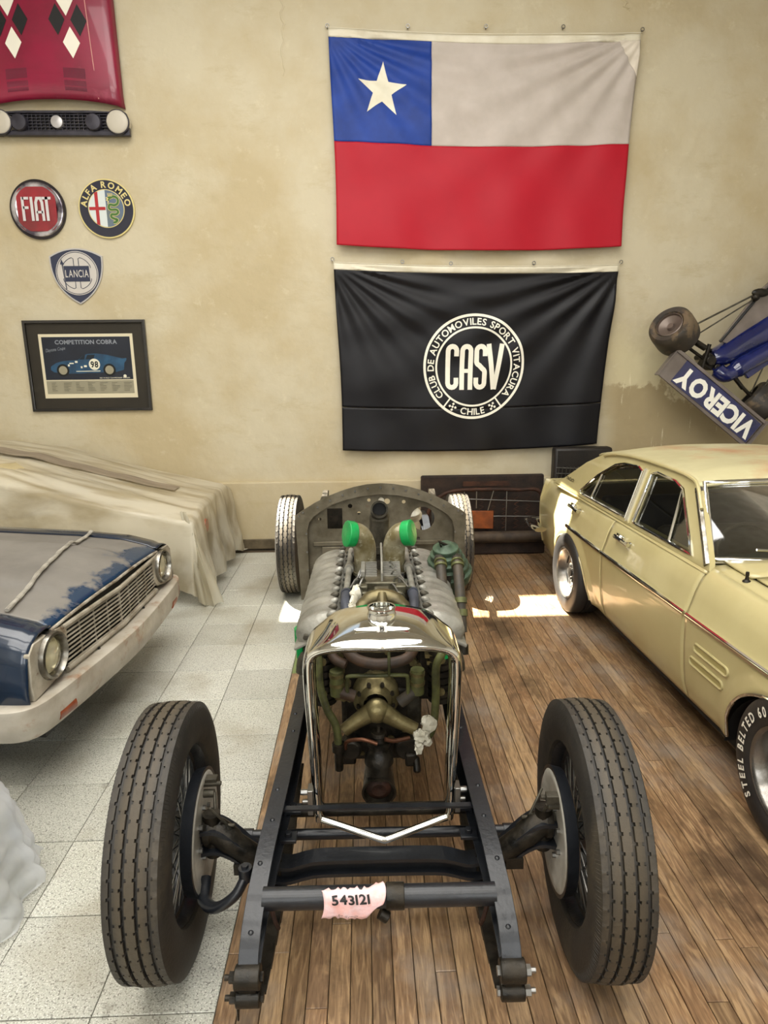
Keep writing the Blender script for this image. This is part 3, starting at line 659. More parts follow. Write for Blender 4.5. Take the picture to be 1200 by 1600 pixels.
for i in range(26):
    x = random.choice((-1, 1))*random.uniform(0.08, 0.14)+0.02; y = random.uniform(0.85, 1.5); z = random.uniform(0.95, 1.02)
    g.cyl((x, y, z-0.03), (x, y, z+0.02), random.uniform(0.007, 0.016), n=8); g.tube(smoothpath([(x, y, z+0.01), (x*0.7, y+0.05, z+0.05), (x*0.5, y+0.1, z)], 4), 0.004, 6)
g.build('linkage', bolt, engine)
g = G(); g.box((0.02, 1.3, 0.9), (0.27, 0.9, 0.06)); 
for i in range(8): g.cyl((0.02+(-0.09 if i % 2 else 0.09), 0.95+0.09*i, 0.9), (0.02+(-0.09 if i % 2 else 0.09), 0.95+0.09*i, 0.955), 0.022, n=12)
g.build('valley_plate', blackmetal, engine, bevel=0.004)
# front horseshoe manifold
g = G(); hp = smoothpath([(-0.085, 0.70, 0.93), (-0.075, 0.72, 0.96), (-0.03, 0.75, 1.0), (0.03, 0.76, 1.015), (0.09, 0.75, 1.0), (0.14, 0.72, 0.96), (0.15, 0.70, 0.93)], 5)
g.tube(hp, [0.03]*5+[0.033]*5+[0.038]*12+[0.033]*(len(hp)-22), 18); g.cyl((0.03, 0.745, 1.03), (0.03, 0.70, 1.0), 0.024); g.cyl((0.03, 0.70, 0.93), (0.03, 0.70, 1.02), 0.02)
g.build('horseshoe_manifold', mat('dull bronze', '6e6444', 0.36, 0.6, col2='4a4330', ns=12, bump=0.25), engine)
g = G(); g.sphere((-0.108, 0.72, 0.965), 0.036, 12, 8, (0.9, 1.2, 1)); g.sphere((-0.085, 0.79, 1.02), 0.033, 10, 7, (0.8, 1, 1.2)); g.tube([(-0.105, 0.72, 0.97), (-0.09, 0.77, 1.01)], 0.022, 10); crumple(g, 0.006).build('wrapped_plug', whiterag, engine, smooth=25)
# twin intake elbows with green tape
for s_, ex in ((-1, -0.17), (1, 0.225)):
    bx = 0.025+s_*0.075; p = smoothpath([(bx, 1.30, 0.95), (bx, 1.30, 1.06), (bx+s_*0.008, 1.29, 1.12), (bx+s_*0.035, 1.27, 1.165), (bx+s_*0.085, 1.25, 1.175)], 6)
    g = G(); g.tube(p, 0.058, 22); g.cyl((bx, 1.3, 0.945), (bx, 1.3, 0.96), 0.066); el = g.build('intake_elbow', alu, engine)
    el.data.materials[0] = mat('patinated elbow', '9c957c', 0.38, 0.45, col2='756a48', ns=11, lo=0.4, hi=0.6, rvar=0.2, col3='a9a48c', ns3=20, t3=(0.55, 0.6)) if s_ < 0 else el.data.materials[0]
    if s_ > 0: el.data.materials[0] = MATS['patinated elbow']
    a, b = p[-7], p[-1]; d = (b-a).normalized(); g = G(); g.tube([a+d*0.015, a+d*0.02, b+d*0.008, b+d*0.012], [0.060, 0.066, 0.069, 0.055], 14); 
    g.build('green_tape_cap', greentape, el, bevel=0.003)
g = G(); g.tube(smoothpath([(0.03, 1.70, 0.93), (0.03, 1.70, 1.08), (0.03, 1.69, 1.16), (0.03, 1.66, 1.205), (0.03, 1.62, 1.215)], 5), [0.06]*6+[0.058]*5+[0.05]*10, 20, caps=False); g.lathe([(0, 0.05), (0, 0.04), (0.06, 0.04)], 20, c=(0.03, 1.62, 1.215), axis=(0, 1, 0)); g.cyl((0.03, 1.7, 0.95), (0.03, 1.7, 0.99), 0.075)
g.build('breather_pipe', alu_dark, engine); G().cyl((0.03, 1.66, 1.215), (0.03, 1.665, 1.215), 0.04).build('pipe_bore', black, engine)
# oil filter casting with two hoses on the right
g = G(); C = Vector((0.375, 1.30, 1.015)); prof = [(-0.14, 0.08), (-0.12, 0.12)]
for i in range(5): prof += [(-0.08+i*0.034, 0.132-0.016*i), (-0.062+i*0.034, 0.132-0.016*i), (-0.056+i*0.034, 0.114-0.016*i)]
prof += [(0.1, 0.03), (0.1, 0.0)]
g.lathe(prof, 26, c=C, axis=(-0.1, -0.25, 1)); g.box((0.375, 1.3, 0.86), (0.17, 0.17, 0.12)); filt = g.build('oil_filter', greencast, engine, bevel=0.003)
g = G()
for i in range(8): a = 2*pi*i/8; g.cyl((C.x+0.108*cos(a), C.y+0.108*sin(a), C.z-0.10), (C.x+0.108*cos(a), C.y+0.108*sin(a), C.z-0.055), 0.012, n=6)
g.tube([(0.35, 1.26, 1.08), (0.33, 1.25, 1.125), (0.40, 1.27, 1.09), (0.45, 1.28, 1.04)], 0.008, 8); g.build('filter_bolts', blackmetal, filt)
for x_, yb, zb in ((0.333, 1.0, 0.80), (0.418, 0.98, 0.745)):
    p = smoothpath([(x_+0.002, 1.235, 1.035), (x_, 1.19, 1.03), (x_, 1.13, 0.975), (x_, 1.06, 0.89), (x_, yb, zb)], 6)
    g = G(); g.tube(p, 0.026, 16); h = g.build('oil_hose', darkhose, filt)
    for t0 in (0.22, 0.30, 0.78, 0.86):
        i = int(t0*(len(p)-1)); G().tube([p[i], p[i+1]], 0.033, 16).build('hose_clamp', olive, h)
    G().tube([p[0]+Vector((0, 0.01, 0.012)), p[2]], 0.018, 12).cyl(p[0]+Vector((0, 0.015, 0)), p[0]+Vector((0, -0.01, 0)), 0.031, n=8).build('hose_nipple', alu_dark, h)
    G().tube([p[-1], p[-1]+Vector((0.004, -0.03, -0.07))], 0.015, 12).cyl(p[-1]+Vector((0, -0.02, -0.055)), p[-1]+Vector((0, -0.035, -0.1)), 0.03, n=10).build('hose_union', blackmetal, h)
# front timing case and pumps
g = G(); g.box((0.02, 0.585, 0.80), (0.44, 0.09, 0.28)); g.box((-0.19, 0.56, 0.80), (0.12, 0.1, 0.30)); g.box((0.235, 0.56, 0.80), (0.12, 0.1, 0.30)); g.box((0.0, 0.57, 0.56), (0.26, 0.12, 0.28)); g.box((0.0, 0.56, 0.43), (0.2, 0.12, 0.10))
g.cyl((-0.11, 0.52, 0.46), (-0.11, 0.44, 0.46), 0.045); g.cyl((0.12, 0.52, 0.45), (0.12, 0.46, 0.45), 0.05); g.box((-0.13, 0.5, 0.40), (0.08, 0.06, 0.05)); g.box((0.14, 0.48, 0.41), (0.05, 0.08, 0.06)); g.cyl((0.16, 0.46, 0.42), (0.165, 0.43, 0.36), 0.016)
tim = g.build('timing_case', blackmetal, engine, bevel=0.01)
random.seed(21); g = G()
for i in range(34):
    x = random.uniform(-0.23, 0.27); z = random.uniform(0.66, 0.94) if i < 26 else random.uniform(0.40, 0.6)
    if i >= 26: x = random.uniform(-0.14, 0.15)
    g.cyl((x, 0.545, z), (x, 0.50, z), random.uniform(0.008, 0.02), n=8)
for i in range(10):
    x = random.choice((-0.21, -0.17, 0.22, 0.27))+random.uniform(-0.02, 0.02); z = 0.68+0.03*i; g.box((x, 0.50, z), (0.05, 0.04, 0.016))
g.build('case_studs', bronze, tim)
g = G(); AX = (0, -1, 0)
g.lathe([(-0.07, 0.098), (0.0, 0.098), (0.012, 0.09), (0.02, 0.07), (0.045, 0.06), (0.06, 0.05)], 36, c=(-0.004, 0.49, 0.675), axis=AX)
g.sphere((0.0, 0.425, 0.655), 0.052, 22, 14, (1, 0.95, 1)); pump = g.build('water_pump', bronze, tim)
g = G()
for s_, e_ in ((-1, (-0.135, 0.41, 0.575)), (1, (0.158, 0.41, 0.575))): g.tube([(s_*0.02, 0.425, 0.65), (s_*0.09, 0.42, 0.605), e_], [0.04, 0.03, 0.026], 16); 
g.build('pump_outlet', bronze, pump)
for k in range(6):
    a = pi*(-0.1+1.2*k/5); g = G(); g.tube([(0.088*cos(a)-0.004, 0.485, 0.675+0.088*sin(a)), (0.045*cos(a), 0.45, 0.67+0.045*sin(a))], 0.007, 4); g.build('pump_rib', bronze, pump)
    G().cyl((0.075*cos(a)-0.004, 0.48, 0.675+0.075*sin(a)), (0.075*cos(a)-0.004, 0.455, 0.675+0.075*sin(a)), 0.0085, n=6).build('pump_bolt', blackmetal, pump)
g = G(); c_ = (0.006, 0.40, 0)
g.lathe([(0.60, 0.0), (0.60, 0.006), (0.575, 0.008), (0.575, 0.03), (0.56, 0.034), (0.552, 0.026), (0.535, 0.03), (0.53, 0.046), (0.515, 0.047), (0.51, 0.036), (0.49, 0.04), (0.47, 0.056), (0.44, 0.06), (0.435, 0.05), (0.38, 0.055), (0.36, 0.0)], 30, c=c_, axis=(0, 0, 1))
dist = g.build('distributor', blackmetal, engine)
g = G(); g.lathe([(-0.08, 0.0), (-0.08, 0.06), (0.02, 0.066), (0.04, 0.068), (0.055, 0.07), (0.055, 0.062), (0.03, 0.055), (0.03, 0.0)], 34, c=(0.004, 0.40, 0.338), axis=(0, -1, -0.12)); dyn = g.build('dynamo', blackmetal, engine)
g = G(); g.lathe([(0.0, 0.0), (0.01, 0.03), (0.0, 0.05)], 20, c=(0.004, 0.368, 0.334), axis=(0, -1, -0.12)); g.build('dynamo_boss', rust, dyn)
def hose(name, pts, r, m, n=12, k=6, par=None): return G().tube(smoothpath(pts, k), r, n).build(name, m, par or engine)
hose('coolant_hose', [(-0.235, 0.44, 0.95), (-0.228, 0.42, 0.87), (-0.225, 0.41, 0.78), (-0.20, 0.40, 0.68), (-0.165, 0.40, 0.60), (-0.158, 0.40, 0.50)], 0.016, olive)
hose('coolant_hose', [(0.16, 0.40, 0.555), (0.195, 0.39, 0.545), (0.225, 0.39, 0.60), (0.235, 0.39, 0.72), (0.235, 0.39, 0.85), (0.25, 0.39, 0.90), (0.275, 0.42, 0.92)], 0.016, olive)
hose('fuel_pipe', [(-0.118, 0.43, 0.72), (-0.116, 0.42, 0.79), (-0.105, 0.41, 0.815), (0.0, 0.40, 0.82), (0.11, 0.41, 0.815), (0.125, 0.42, 0.79), (0.127, 0.43, 0.72)], 0.008, olive)
hose('fuel_pipe', [(0.05, 0.40, 0.82), (0.05, 0.38, 0.87), (0.05, 0.4, 0.97)], 0.006, olive)
hose('radiator_hose', [(-0.13, 0.46, 0.96), (-0.10, 0.42, 0.90), (-0.03, 0.40, 0.875), (0.05, 0.40, 0.872), (0.13, 0.42, 0.89), (0.17, 0.46, 0.96)], 0.022, brownhose)
hose('radiator_hose', [(-0.20, 0.5, 0.93), (-0.17, 0.46, 0.87), (-0.12, 0.44, 0.85)], 0.02, brownhose)
hose('copper_pipe', [(-0.13, 0.40, 0.50), (-0.12, 0.38, 0.545), (-0.06, 0.36, 0.565), (0.0, 0.35, 0.55)], 0.008, mat('brown copper', '6b4632', 0.4, 0.7, col2='3b271c'))
hose('copper_pipe', [(0.03, 0.36, 0.565), (0.07, 0.37, 0.55), (0.13, 0.39, 0.55)], 0.009, MATS['brown copper'])
for x_, z_, s_ in ((-0.16, 0.74, -1), (0.165, 0.74, 1)):
    g = G(); g.tube([(x_, 0.44, z_+0.085), (x_, 0.44, z_-0.02)], 0.028, 14); o = g.build('thermostat_elbow', olive, engine)
    G().tube([(x_, 0.44, z_-0.005), (x_-s_*0.07, 0.44, z_-0.03-0.03*(s_ > 0))], 0.025, 14).build('hose_stub', brownhose if s_ < 0 else darkhose, o)
    for dz in (0.02, 0.06): G().tube([(x_, 0.44, z_+dz), (x_, 0.44, z_+dz+0.014)], 0.031, 14).build('hose_clamp', bronze, o)
G().tube([(-0.158, 0.40, 0.525), (-0.158, 0.40, 0.49)], 0.026, 10).tube([(-0.158, 0.40, 0.49), (-0.158, 0.41, 0.40)], 0.018, 10).build('hose_joint', blackmetal, engine)
g = G(); g.sphere((0.175, 0.36, 0.575), 0.03, 14, 9, (1, .8, 0.9)); g.sphere((0.165, 0.355, 0.535), 0.024, 12, 8, (0.7, 0.8, 1.3)); g.sphere((0.205, 0.37, 0.62), 0.034, 12, 8, (0.9, 0.5, 1.1)); g.sphere((0.195, 0.365, 0.55), 0.02, 10, 7); crumple(g, 0.006).build('plastic_wrap', whiterag, engine, smooth=25)
for x_, z0, z1 in ((-0.215, 0.66, 0.95), (0.262, 0.66, 0.93)):
    pf = []
    for i in range(9): zz = z0+(z1-z0)*i/9; pf += [(zz, 0.05), (zz+0.02, 0.05), (zz+0.021, 0.038), (zz+(z1-z0)/9-0.001, 0.038)]
    G().lathe([(z0, 0)]+pf+[(z1, 0)], 20, c=(x_, 0.5, 0), axis=(0, 0, 1)).build('ribbed_housing', blackmetal, engine)
    for zz in (0.72, 0.86): G().cyl((x_, 0.50, zz), (x_, 0.44, zz), 0.016, n=8).build('housing_stud', bronze, engine)
G().box((0.02, 0.52, 0.93), (0.42, 0.04, 0.03)).build('top_flange', alu_dark, engine, bevel=0.004)
# side auxiliaries: green taped flange left of the shell
g = G(); g.cyl((-0.325, 0.80, 0.79), (-0.325, 0.80, 0.86), 0.045, n=12); g.box((-0.345, 0.80, 0.77), (0.03, 0.06, 0.10)); g.build('green_tape_cap', greentape, engine, bevel=0.004)
g = G(); g.cyl((-0.29, 0.72, 0.80), (-0.29, 0.78, 0.86), 0.03); g.sphere((-0.285, 0.70, 0.79), 0.035); g.build('side_valve', blackmetal, engine)
g = G(); g.tube([(0.27, 0.47, 0.92), (0.275, 0.47, 0.86)], 0.02, 12); g.build('green_tape_cap', greentape, engine)
g = G(); g.box((-0.16, 0.72, 0.90), (0.16, 0.02, 0.03)); g.build('green_bracket', mat('dark green paint', '24351c', 0.5), engine)
# ------------------------------------------------------------------ radiator shell
CX = 0.022
def side_loop(hw0, hw1, zb, zt, ztc, y, rc, ycf=0.0):
    # from bottom left up, across the arched top, down to bottom right
    pts = [(-hw0, zb)]
    for t in (0.25, 0.5, 0.75): pts.append((-(hw0+(hw1-hw0)*t), zb+(zt-rc-zb)*t))
    pts.append((-hw1, zt-rc)); pts.append((-hw1+rc*0.22, zt-rc*0.35)); pts.append((-hw1+rc*0.75, zt-rc*0.0))
    for t in (0.62, 0.42, 0.22, 0.08): pts.append((-hw1*t, zt+(ztc-zt)*(1-t**2.0)))
    pts.append((0, ztc)); pts += [(-x, z) for x, z in reversed(pts[:-1])]
    return [(CX+x, y-ycf*max(0, 1-abs(x)/hw1), z) for x, z in pts]
loops = [side_loop(0.222, 0.238, 0.41, 1.045, 1.058, 0.15, 0.04, 0.02),
         side_loop(0.224, 0.240, 0.40, 1.05, 1.066, 0.112, 0.04, 0.03),
         side_loop(0.236, 0.256, 0.40, 1.07, 1.095, 0.088, 0.05, 0.045),
         side_loop(0.252, 0.277, 0.40, 1.078, 1.112, 0.10, 0.065, 0.03),
         side_loop(0.258, 0.284, 0.40, 1.082, 1.132, 0.15, 0.08, 0.0),
         side_loop(0.258, 0.286, 0.40, 1.085, 1.152, 0.225, 0.09, 0.0),
         side_loop(0.258, 0.286, 0.40, 1.085, 1.155, 0.31, 0.09, 0.0)]
g = G(); k = len(loops[0])
for l in loops: g.v += l
for i in range(len(loops)-1):
    for j in range(k-1): g.f.append((i*k+j, i*k+j+1, (i+1)*k+j+1, (i+1)*k+j))
shell = g.build('radiator_shell', chrome, ch, sub=2, solid=0.004)
g = G(); b = [(CX-0.243, 0.115, 0.42), (CX-0.236, 0.11, 0.402), (CX-0.20, 0.10, 0.396), (CX-0.02, 0.045, 0.367), (CX, 0.04, 0.364), (CX+0.02, 0.045, 0.367), (CX+0.20, 0.10, 0.396), (CX+0.236, 0.11, 0.402), (CX+0.243, 0.115, 0.42)]
g.tube(b, 0.0135, 14); g.build('lower_rail', chrome, shell)
g = G(); g.lathe([(-0.012, 0.052), (0.006, 0.052), (0.012, 0.049), (0.026, 0.049), (0.032, 0.052), (0.032, 0.045), (0.0, 0.043), (-0.02, 0.04)], 36, c=(CX, 0.225, 1.146), axis=(0, 0, 1)); g.build('filler_neck', chrome, shell)
G().cyl((CX, 0.225, 1.14), (CX, 0.225, 1.146), 0.043).build('filler_bore', black, shell)
def badgeM(y, z, tilt): return Matrix.Translation((CX, y, z)) @ Matrix.Rotation(tilt, 4, 'X')
Mb = badgeM(0.135, 1.128, 0.42)
g = G().lathe([(0, 0.024), (0.005, 0.022), (0.004, 0.016), (0.007, 0.0)], 28, c=(0, 0, 0), axis=(0, 0, 1), M=Mb); bd = g.build('winged_badge', chrome_old, shell)
g = G()
for s_ in (-1, 1):
    p = [(0, 0.006)]+[(s_*(0.022+0.013*i), 0.012-0.0014*i) for i in range(6)]+[(s_*0.096, 0.0)]+[(s_*(0.022+0.013*i), -0.008+0.0006*i) for i in reversed(range(6))]+[(0, -0.006)]
    if s_ > 0: p = p[::-1]
    g.poly([p], Mb @ Matrix.Translation((0, 0, 0.004)), 0.003)
g.build('badge_wings', chrome, bd)
g = G(); g.add([], []); ribbon(g, [(-0.006, -0.008), (-0.006, 0.008), (0.004, 0.008), (0.006, 0.004), (0.003, 0.0), (-0.005, 0.0), (0.004, 0.0), (0.007, -0.004), (0.004, -0.008), (-0.006, -0.008)], 0.003, Mb @ Matrix.Translation((0, 0, 0.0085))); g.build('badge_letter', black, bd, smooth=0)
for s_ in (-1, 1):
    g = G(); g.box((CX+s_*0.268, 0.13, 0.47), (0.02, 0.05, 0.10)); g.cyl((CX+s_*0.27, 0.13, 0.50), (CX+s_*0.305, 0.13, 0.50), 0.011, n=6); g.cyl((CX+s_*0.27, 0.13, 0.46), (CX+s_*0.30, 0.13, 0.46), 0.009); g.build('mounting_bolt', bolt, shell, bevel=0.002)
# ------------------------------------------------------------------ paper tag on the cross tube
random.seed(31); nx, ny = 26, 10; top = [random.uniform(-0.006, 0.008) for _ in range(nx+1)]; bot = [random.uniform(-0.004, 0.004) for _ in range(nx+1)]
PT = Vector((0, -0.30, 0.45))
def paper(u, v):
    i = min(nx, int(round(u*nx))); x = -0.175+0.185*u+0.01*sin(v*3)
    s = -0.042+0.092*v+(top[i] if v > 0.9 else 0)+(bot[i] if v < 0.1 else 0)
    if u > 0.72: s = s+(u-0.72)*0.16*(1-v)+(u-.72)*0.1*v
    a = 1.25-s/0.037*0.55; r = 0.0365+0.002*sin(u*19+v*3)*sin(v*5+1)+(0.012*(u-0.7) if u > 0.7 else 0)
    if s < -0.0: d = -s; return PT+Vector((x, -r*0.98-0.002, -0.004-d+0.006+0.003*sin(u*9)))
    a = s/r; return PT+Vector((x, -r*cos(a), 0.002+r*sin(a)))
pink = mat('pink paper', 'eab6b0', 0.7, col2='e8c9cc', ns=30, bump=0.4, bs=50)
pt = tag(G().grid(paper, nx, ny).build('paper_tag', pink, solid=0.0012), 'torn pink paper tag with black number wrapped round the front cross tube', 'tag')
pt.location = ch.location; pt.rotation_euler = ch.rotation_euler
g = G(); W_ = text(g, '543121', 0.034, Matrix.Identity(4), bold=0.03, cond=0.95)
g.v = [tuple(paper(min(1, max(0, 0.44+p[0]/0.19)), 0.66+p[1]/0.118*0.98-0.12)+Vector((0, -0.0065, 0.003))) for p in g.v]; g.build('printed_number', black, pt, smooth=0)
g = G(); text(g, 'Ref  12 months', 0.008, Matrix.Identity(4), cond=0.9)
g.v = [tuple(paper(min(1, max(0, 0.42+p[0]/0.19)), 0.09+p[1]/0.118)+Vector((0, -0.0065, 0.003))) for p in g.v]; g.build('printed_line', black, pt, smooth=0)
# ------------------------------------------------------------------ flags on the back wall
def cloth(TL, TR, BL, BR, topsag, botsag, seed, amp, corner):
    rr = random.Random(seed); ph = [rr.uniform(0, 6.28) for _ in range(8)]
    def P(u, v):                      # v = 0 top, 1 bottom
        x = (TL[0]*(1-u)+TR[0]*u)*(1-v)+(BL[0]*(1-u)+BR[0]*u)*v
        z = (TL[1]*(1-u)+TR[1]*u)*(1-v)+(BL[1]*(1-u)+BR[1]*u)*v
        z -= (topsag*(1-v)+botsag*v)*4*u*(1-u)
        x += 0.022*sin(v*5+ph[0])*(u-0.5)
        ang = atan2(v+0.02, u+0.02); ang2 = atan2(v+0.02, 1.02-u)
        rl = sqrt(u*u+v*v); r2 = sqrt((1-u)**2+v*v)
        d = amp*(0.55*sin(ang*26+ph[1]+2*u)*math.exp(-rl*1.6)*min(1, rl*5)+0.8*sin(ang2*22+ph[2])*math.exp(-r2*1.5)*min(1, r2*5)
                 + 0.35*sin(u*15+ph[3]+2.5*v)*v+0.28*sin(u*31+ph[4]-3*v)*v*v+0.22*sin(u*9-v*13+ph[5])+0.12*sin(v*40+u*14+ph[6])*math.exp(-rl*3))
        off = 0.032+amp*1.1+d+0.02*v
        return Vector((x, WALL_Y-off, z))
    return P
def sub(P, u0, u1, v0, v1, nu, nv, dy=0.0):
    return G().grid(lambda a, b: P(u0+(u1-u0)*a, v0+(v1-v0)*b)+Vector((0, -dy, 0)), nu, nv)
def onto(P, g, W, H, dy):             # g holds 2D shapes in metres from the cloth's top left corner (x right, y down negative)
    g.v = [tuple(P(p[0]/W, -p[1]/H)+Vector((0, -dy, 0))) for p in g.v]; return g
def dense(pts, step=0.05):
    o = []
    for i, p in enumerate(pts):
        q = pts[(i+1) % len(pts)]; n = max(1, int(sqrt((p[0]-q[0])**2+(p[1]-q[1])**2)/step))
        o += [(p[0]+(q[0]-p[0])*k/n, p[1]+(q[1]-p[1])*k/n) for k in range(n)]
    return o
def fabric(name, c, c2, sheen=0.0, rough=0.55, transl=0.0): return mat(name, c, rough, 0, col2=c2, ns=5, bump=0.06, bs=160, spec=0.3)
def screw_eye(parent, x, z):
    g = G(); g.tube([(x+0.016*cos(a), WALL_Y-0.03, z+0.016*sin(a)) for a in [2*pi*i/14 for i in range(14)]], 0.004, 6, closed=True); g.cyl((x, WALL_Y-0.001, z-0.012), (x, WALL_Y-0.03, z-0.012), 0.005, n=8)
    return g.build('screw_eye', bolt, parent)
P1 = cloth((-0.255, 5.075), (2.715, 5.045), (-0.234, 3.175), (2.665, 3.145), 0.03, 0.045, 3, 0.030, 0)
f1 = tag(empty('national_flag', (1.23, WALL_Y, 3.16)), 'large red, white and blue flag with a white star hanging on the wall', 'flag')
def off(o, root): o.location = -root.location; return o
off(sub(P1, 0, 0.328, 0.02, 0.497, 44, 50).build('blue_canton', fabric('flag blue', '1c3f94', '17357f'), f1, solid=0.002), f1)
off(sub(P1, 0.328, 1, 0.02, 0.497, 90, 50).build('white_field', fabric('flag grey white', 'bdb3aa', 'b3a99f', 0.2), f1, solid=0.002), f1)
off(sub(P1, 0, 1, 0.497, 1.0, 120, 54).build('red_field', fabric('flag red', 'ac0e24', 'a80d23'), f1, solid=0.002), f1)
off(sub(P1, 0, 1, -0.008, 0.026, 120, 4, 0.003).build('header_band', fabric('header cream', 'e2dcc8', 'd2cab2'), f1, solid=0.003), f1)
g = G().grid(lambda a, b: P1(0.93+0.07*a+0.0*b, 0.02+0.17*b*a+0.001)+Vector((0, -0.006, 0)), 20, 20)
off(g.build('corner_patch', fabric('corner cloth', 'e0d6c6', 'c9bfae'), f1, solid=0.001), f1)
W1, H1 = 2.95, 1.92
star = []
for i in range(10):
    a = pi/2+2*pi*i/10-0.06; r = 0.245 if i % 2 == 0 else 0.094; star.append((0.492+r*cos(a), -0.485+r*sin(a)))
g = G(); c0 = (0.492, -0.485); ring_ = dense(star, 0.03)
for k in range(8):
    g.v += [(c0[0]+(p[0]-c0[0])*(k+1)/8, c0[1]+(p[1]-c0[1])*(k+1)/8, 0) for p in ring_]
n = len(ring_); g.v.append((c0[0], c0[1], 0))
g.f = [(k*n+i, k*n+(i+1) % n, (k+1)*n+(i+1) % n, (k+1)*n+i) for k in range(7) for i in range(n)]+[(i, (i+1) % n, 8*n) for i in range(n)]
off(onto(P1, g, W1, H1, 0.004).build('star', fabric('star white', 'e6e2cf', 'd8d2bb'), f1), f1)
g = G(); g.tube([(-0.275, WALL_Y-0.03, 5.135)]+[tuple(P1(i/12, -0.015)) for i in range(13)]+[(2.755, WALL_Y-0.03, 5.085)], 0.004, 6); off(g.build('rope', MATS['header cream'], f1), f1)
for u in (-0.275, 0.49, 1.24, 1.985, 2.755): off(screw_eye(f1, u, 5.135-0.02*(u > 2)-0.0), f1)
P2 = cloth((-0.262, 2.985), (2.655, 2.945), (-0.225, 1.095), (2.545, 1.125), 0.028, 0.04, 8, 0.030, 0)
f2 = tag(empty('club_flag', (1.18, WALL_Y, 1.1)), 'black club flag with round white lettered emblem on the wall below the national flag', 'flag')
blackcloth = mat('black satin cloth', '09080c', 0.45, 0, col2='0c0b10', ns=5, bump=0.05, bs=160, spec=0.3)
off(sub(P2, 0, 1, 0.018, 0.755, 120, 70).build('black_field', blackcloth, f2, solid=0.002), f2)
off(sub(P2, 0, 1, 0.757, 1.0, 120, 24, 0.002).build('lower_strip', blackcloth, f2, solid=0.002), f2)
off(sub(P2, 0, 1, -0.01, 0.022, 120, 4, 0.003).build('header_band', MATS['header cream'], f2, solid=0.003), f2)
g = G(); g.tube([(-0.285, WALL_Y-0.03, 3.045)]+[tuple(P2(i/12, -0.015)) for i in range(13)]+[(2.70, WALL_Y-0.03, 3.0)], 0.004, 6); off(g.build('rope', MATS['header cream'], f2), f2)
for u, z in ((-0.285, 3.05), (0.43, 3.02), (0.93, 3.0), (1.79, 3.0), (2.70, 3.005)): off(screw_eye(f2, u, z), f2)
W2, H2 = 2.86, 1.86
em = Matrix.Translation((1.43, -0.975, 0)); g = G()
def ringp(g, r0, r1, n=96, M=em):
    vs = [(r*cos(2*pi*i/n), r*sin(2*pi*i/n), 0) for r in (r0, r1) for i in range(n)]; g.add(vs, [(i, (i+1) % n, n+(i+1) % n, n+i) for i in range(n)], M)
ringp(g, 0.515, 0.542); ringp(g, 0.392, 0.412)
for a in (radians(-52.5), radians(-127.5)):
    ribbon(g, [(0.405*cos(a), 0.405*sin(a)), (0.52*cos(a), 0.52*sin(a))], 0.016, em)
arctext(g, 'CLUB DE AUTOMOVILES SPORT VITACURA', 0.07, 0.43, radians(223), radians(-42), em, bold=0.02)
arctext(g, 'CHILE', 0.07, 0.498, radians(-107), radians(-73), em, bold=0.02, inward=True)
for a in (-118, -62):
    for i in range(3):
        for j in range(3):
            if (i+j) % 2 == 0: g.add([(dx*0.022-0.011+x_, dy*0.022-0.011+y_, 0) for x_, y_ in ((-0.011+0.0, -0.011), (0.011, -0.011), (0.011, 0.011), (-0.011, 0.011)) for dx, dy in ((i-0.5, j-0.5),)], [(0, 1, 2, 3)], em @ Matrix.Translation((0.465*cos(radians(a)), 0.465*sin(radians(a)), 0)) @ Matrix.Rotation(0.5, 4, 'Z'))
def strokes(g, M, s):
    h, w_, t = 0.235, 0.062, 0.05
    for i, ch_ in enumerate(s):
        T = M @ Matrix.Translation(((i-1.5)*0.152-0.004, 0, 0))
        def arc_(cx, cy, r, a0, a1, n=8): return [(cx+r*cos(radians(a0+(a1-a0)*k/n)), cy+r*1.0*sin(radians(a0+(a1-a0)*k/n))) for k in range(n+1)]
        r = 0.045
        if ch_ == 'C': ribbon(g, [(r, 0.11)]+arc_(0, h-t/2-r, r, 0, 180)+[(-r, .08), (-r, 0), (-r, -.08)]+arc_(0, -h+t/2+r, r, 180, 360)+[(r, -0.11)], t, T)
        if ch_ == 'A': ribbon(g, [(-r, -h), (-r, -h*.7), (-r, -h*.35), (-r, 0), (-r, h*.3)]+arc_(0, h-t/2-r, r, 180, 0)+[(r, h*.3), (r, 0), (r, -h*.35), (r, -h*.7), (r, -h)], t, T); ribbon(g, [(-r, -0.04), (r, -0.04)], 0.04, T)
        if ch_ == 'S': ribbon(g, [(r, 0.11)]+arc_(0, h-t/2-r, r, 0, 180)+[(-r, 0.075)]+arc_(0, 0.06, r, 190, 250, 4)+arc_(0, -0.06, r, 60, 0, 4)+[(r, -0.08)]+arc_(0, -h+t/2+r, r, 360, 180)+[(-r, -0.11)], t, T)
        if ch_ == 'V': ribbon(g, [(-0.07+0.066*k/12, h-2*h*k/12) for k in range(13)], t, T); ribbon(g, [(0.07-0.066*k/12, h-2*h*k/12) for k in range(13)], t, T)
strokes(g, em, 'CASV')
onto(P2, g, W2, H2, 0.009); off(g.build('emblem', mat('emblem white', 'efecdc', 0.6), f2, smooth=0), f2)
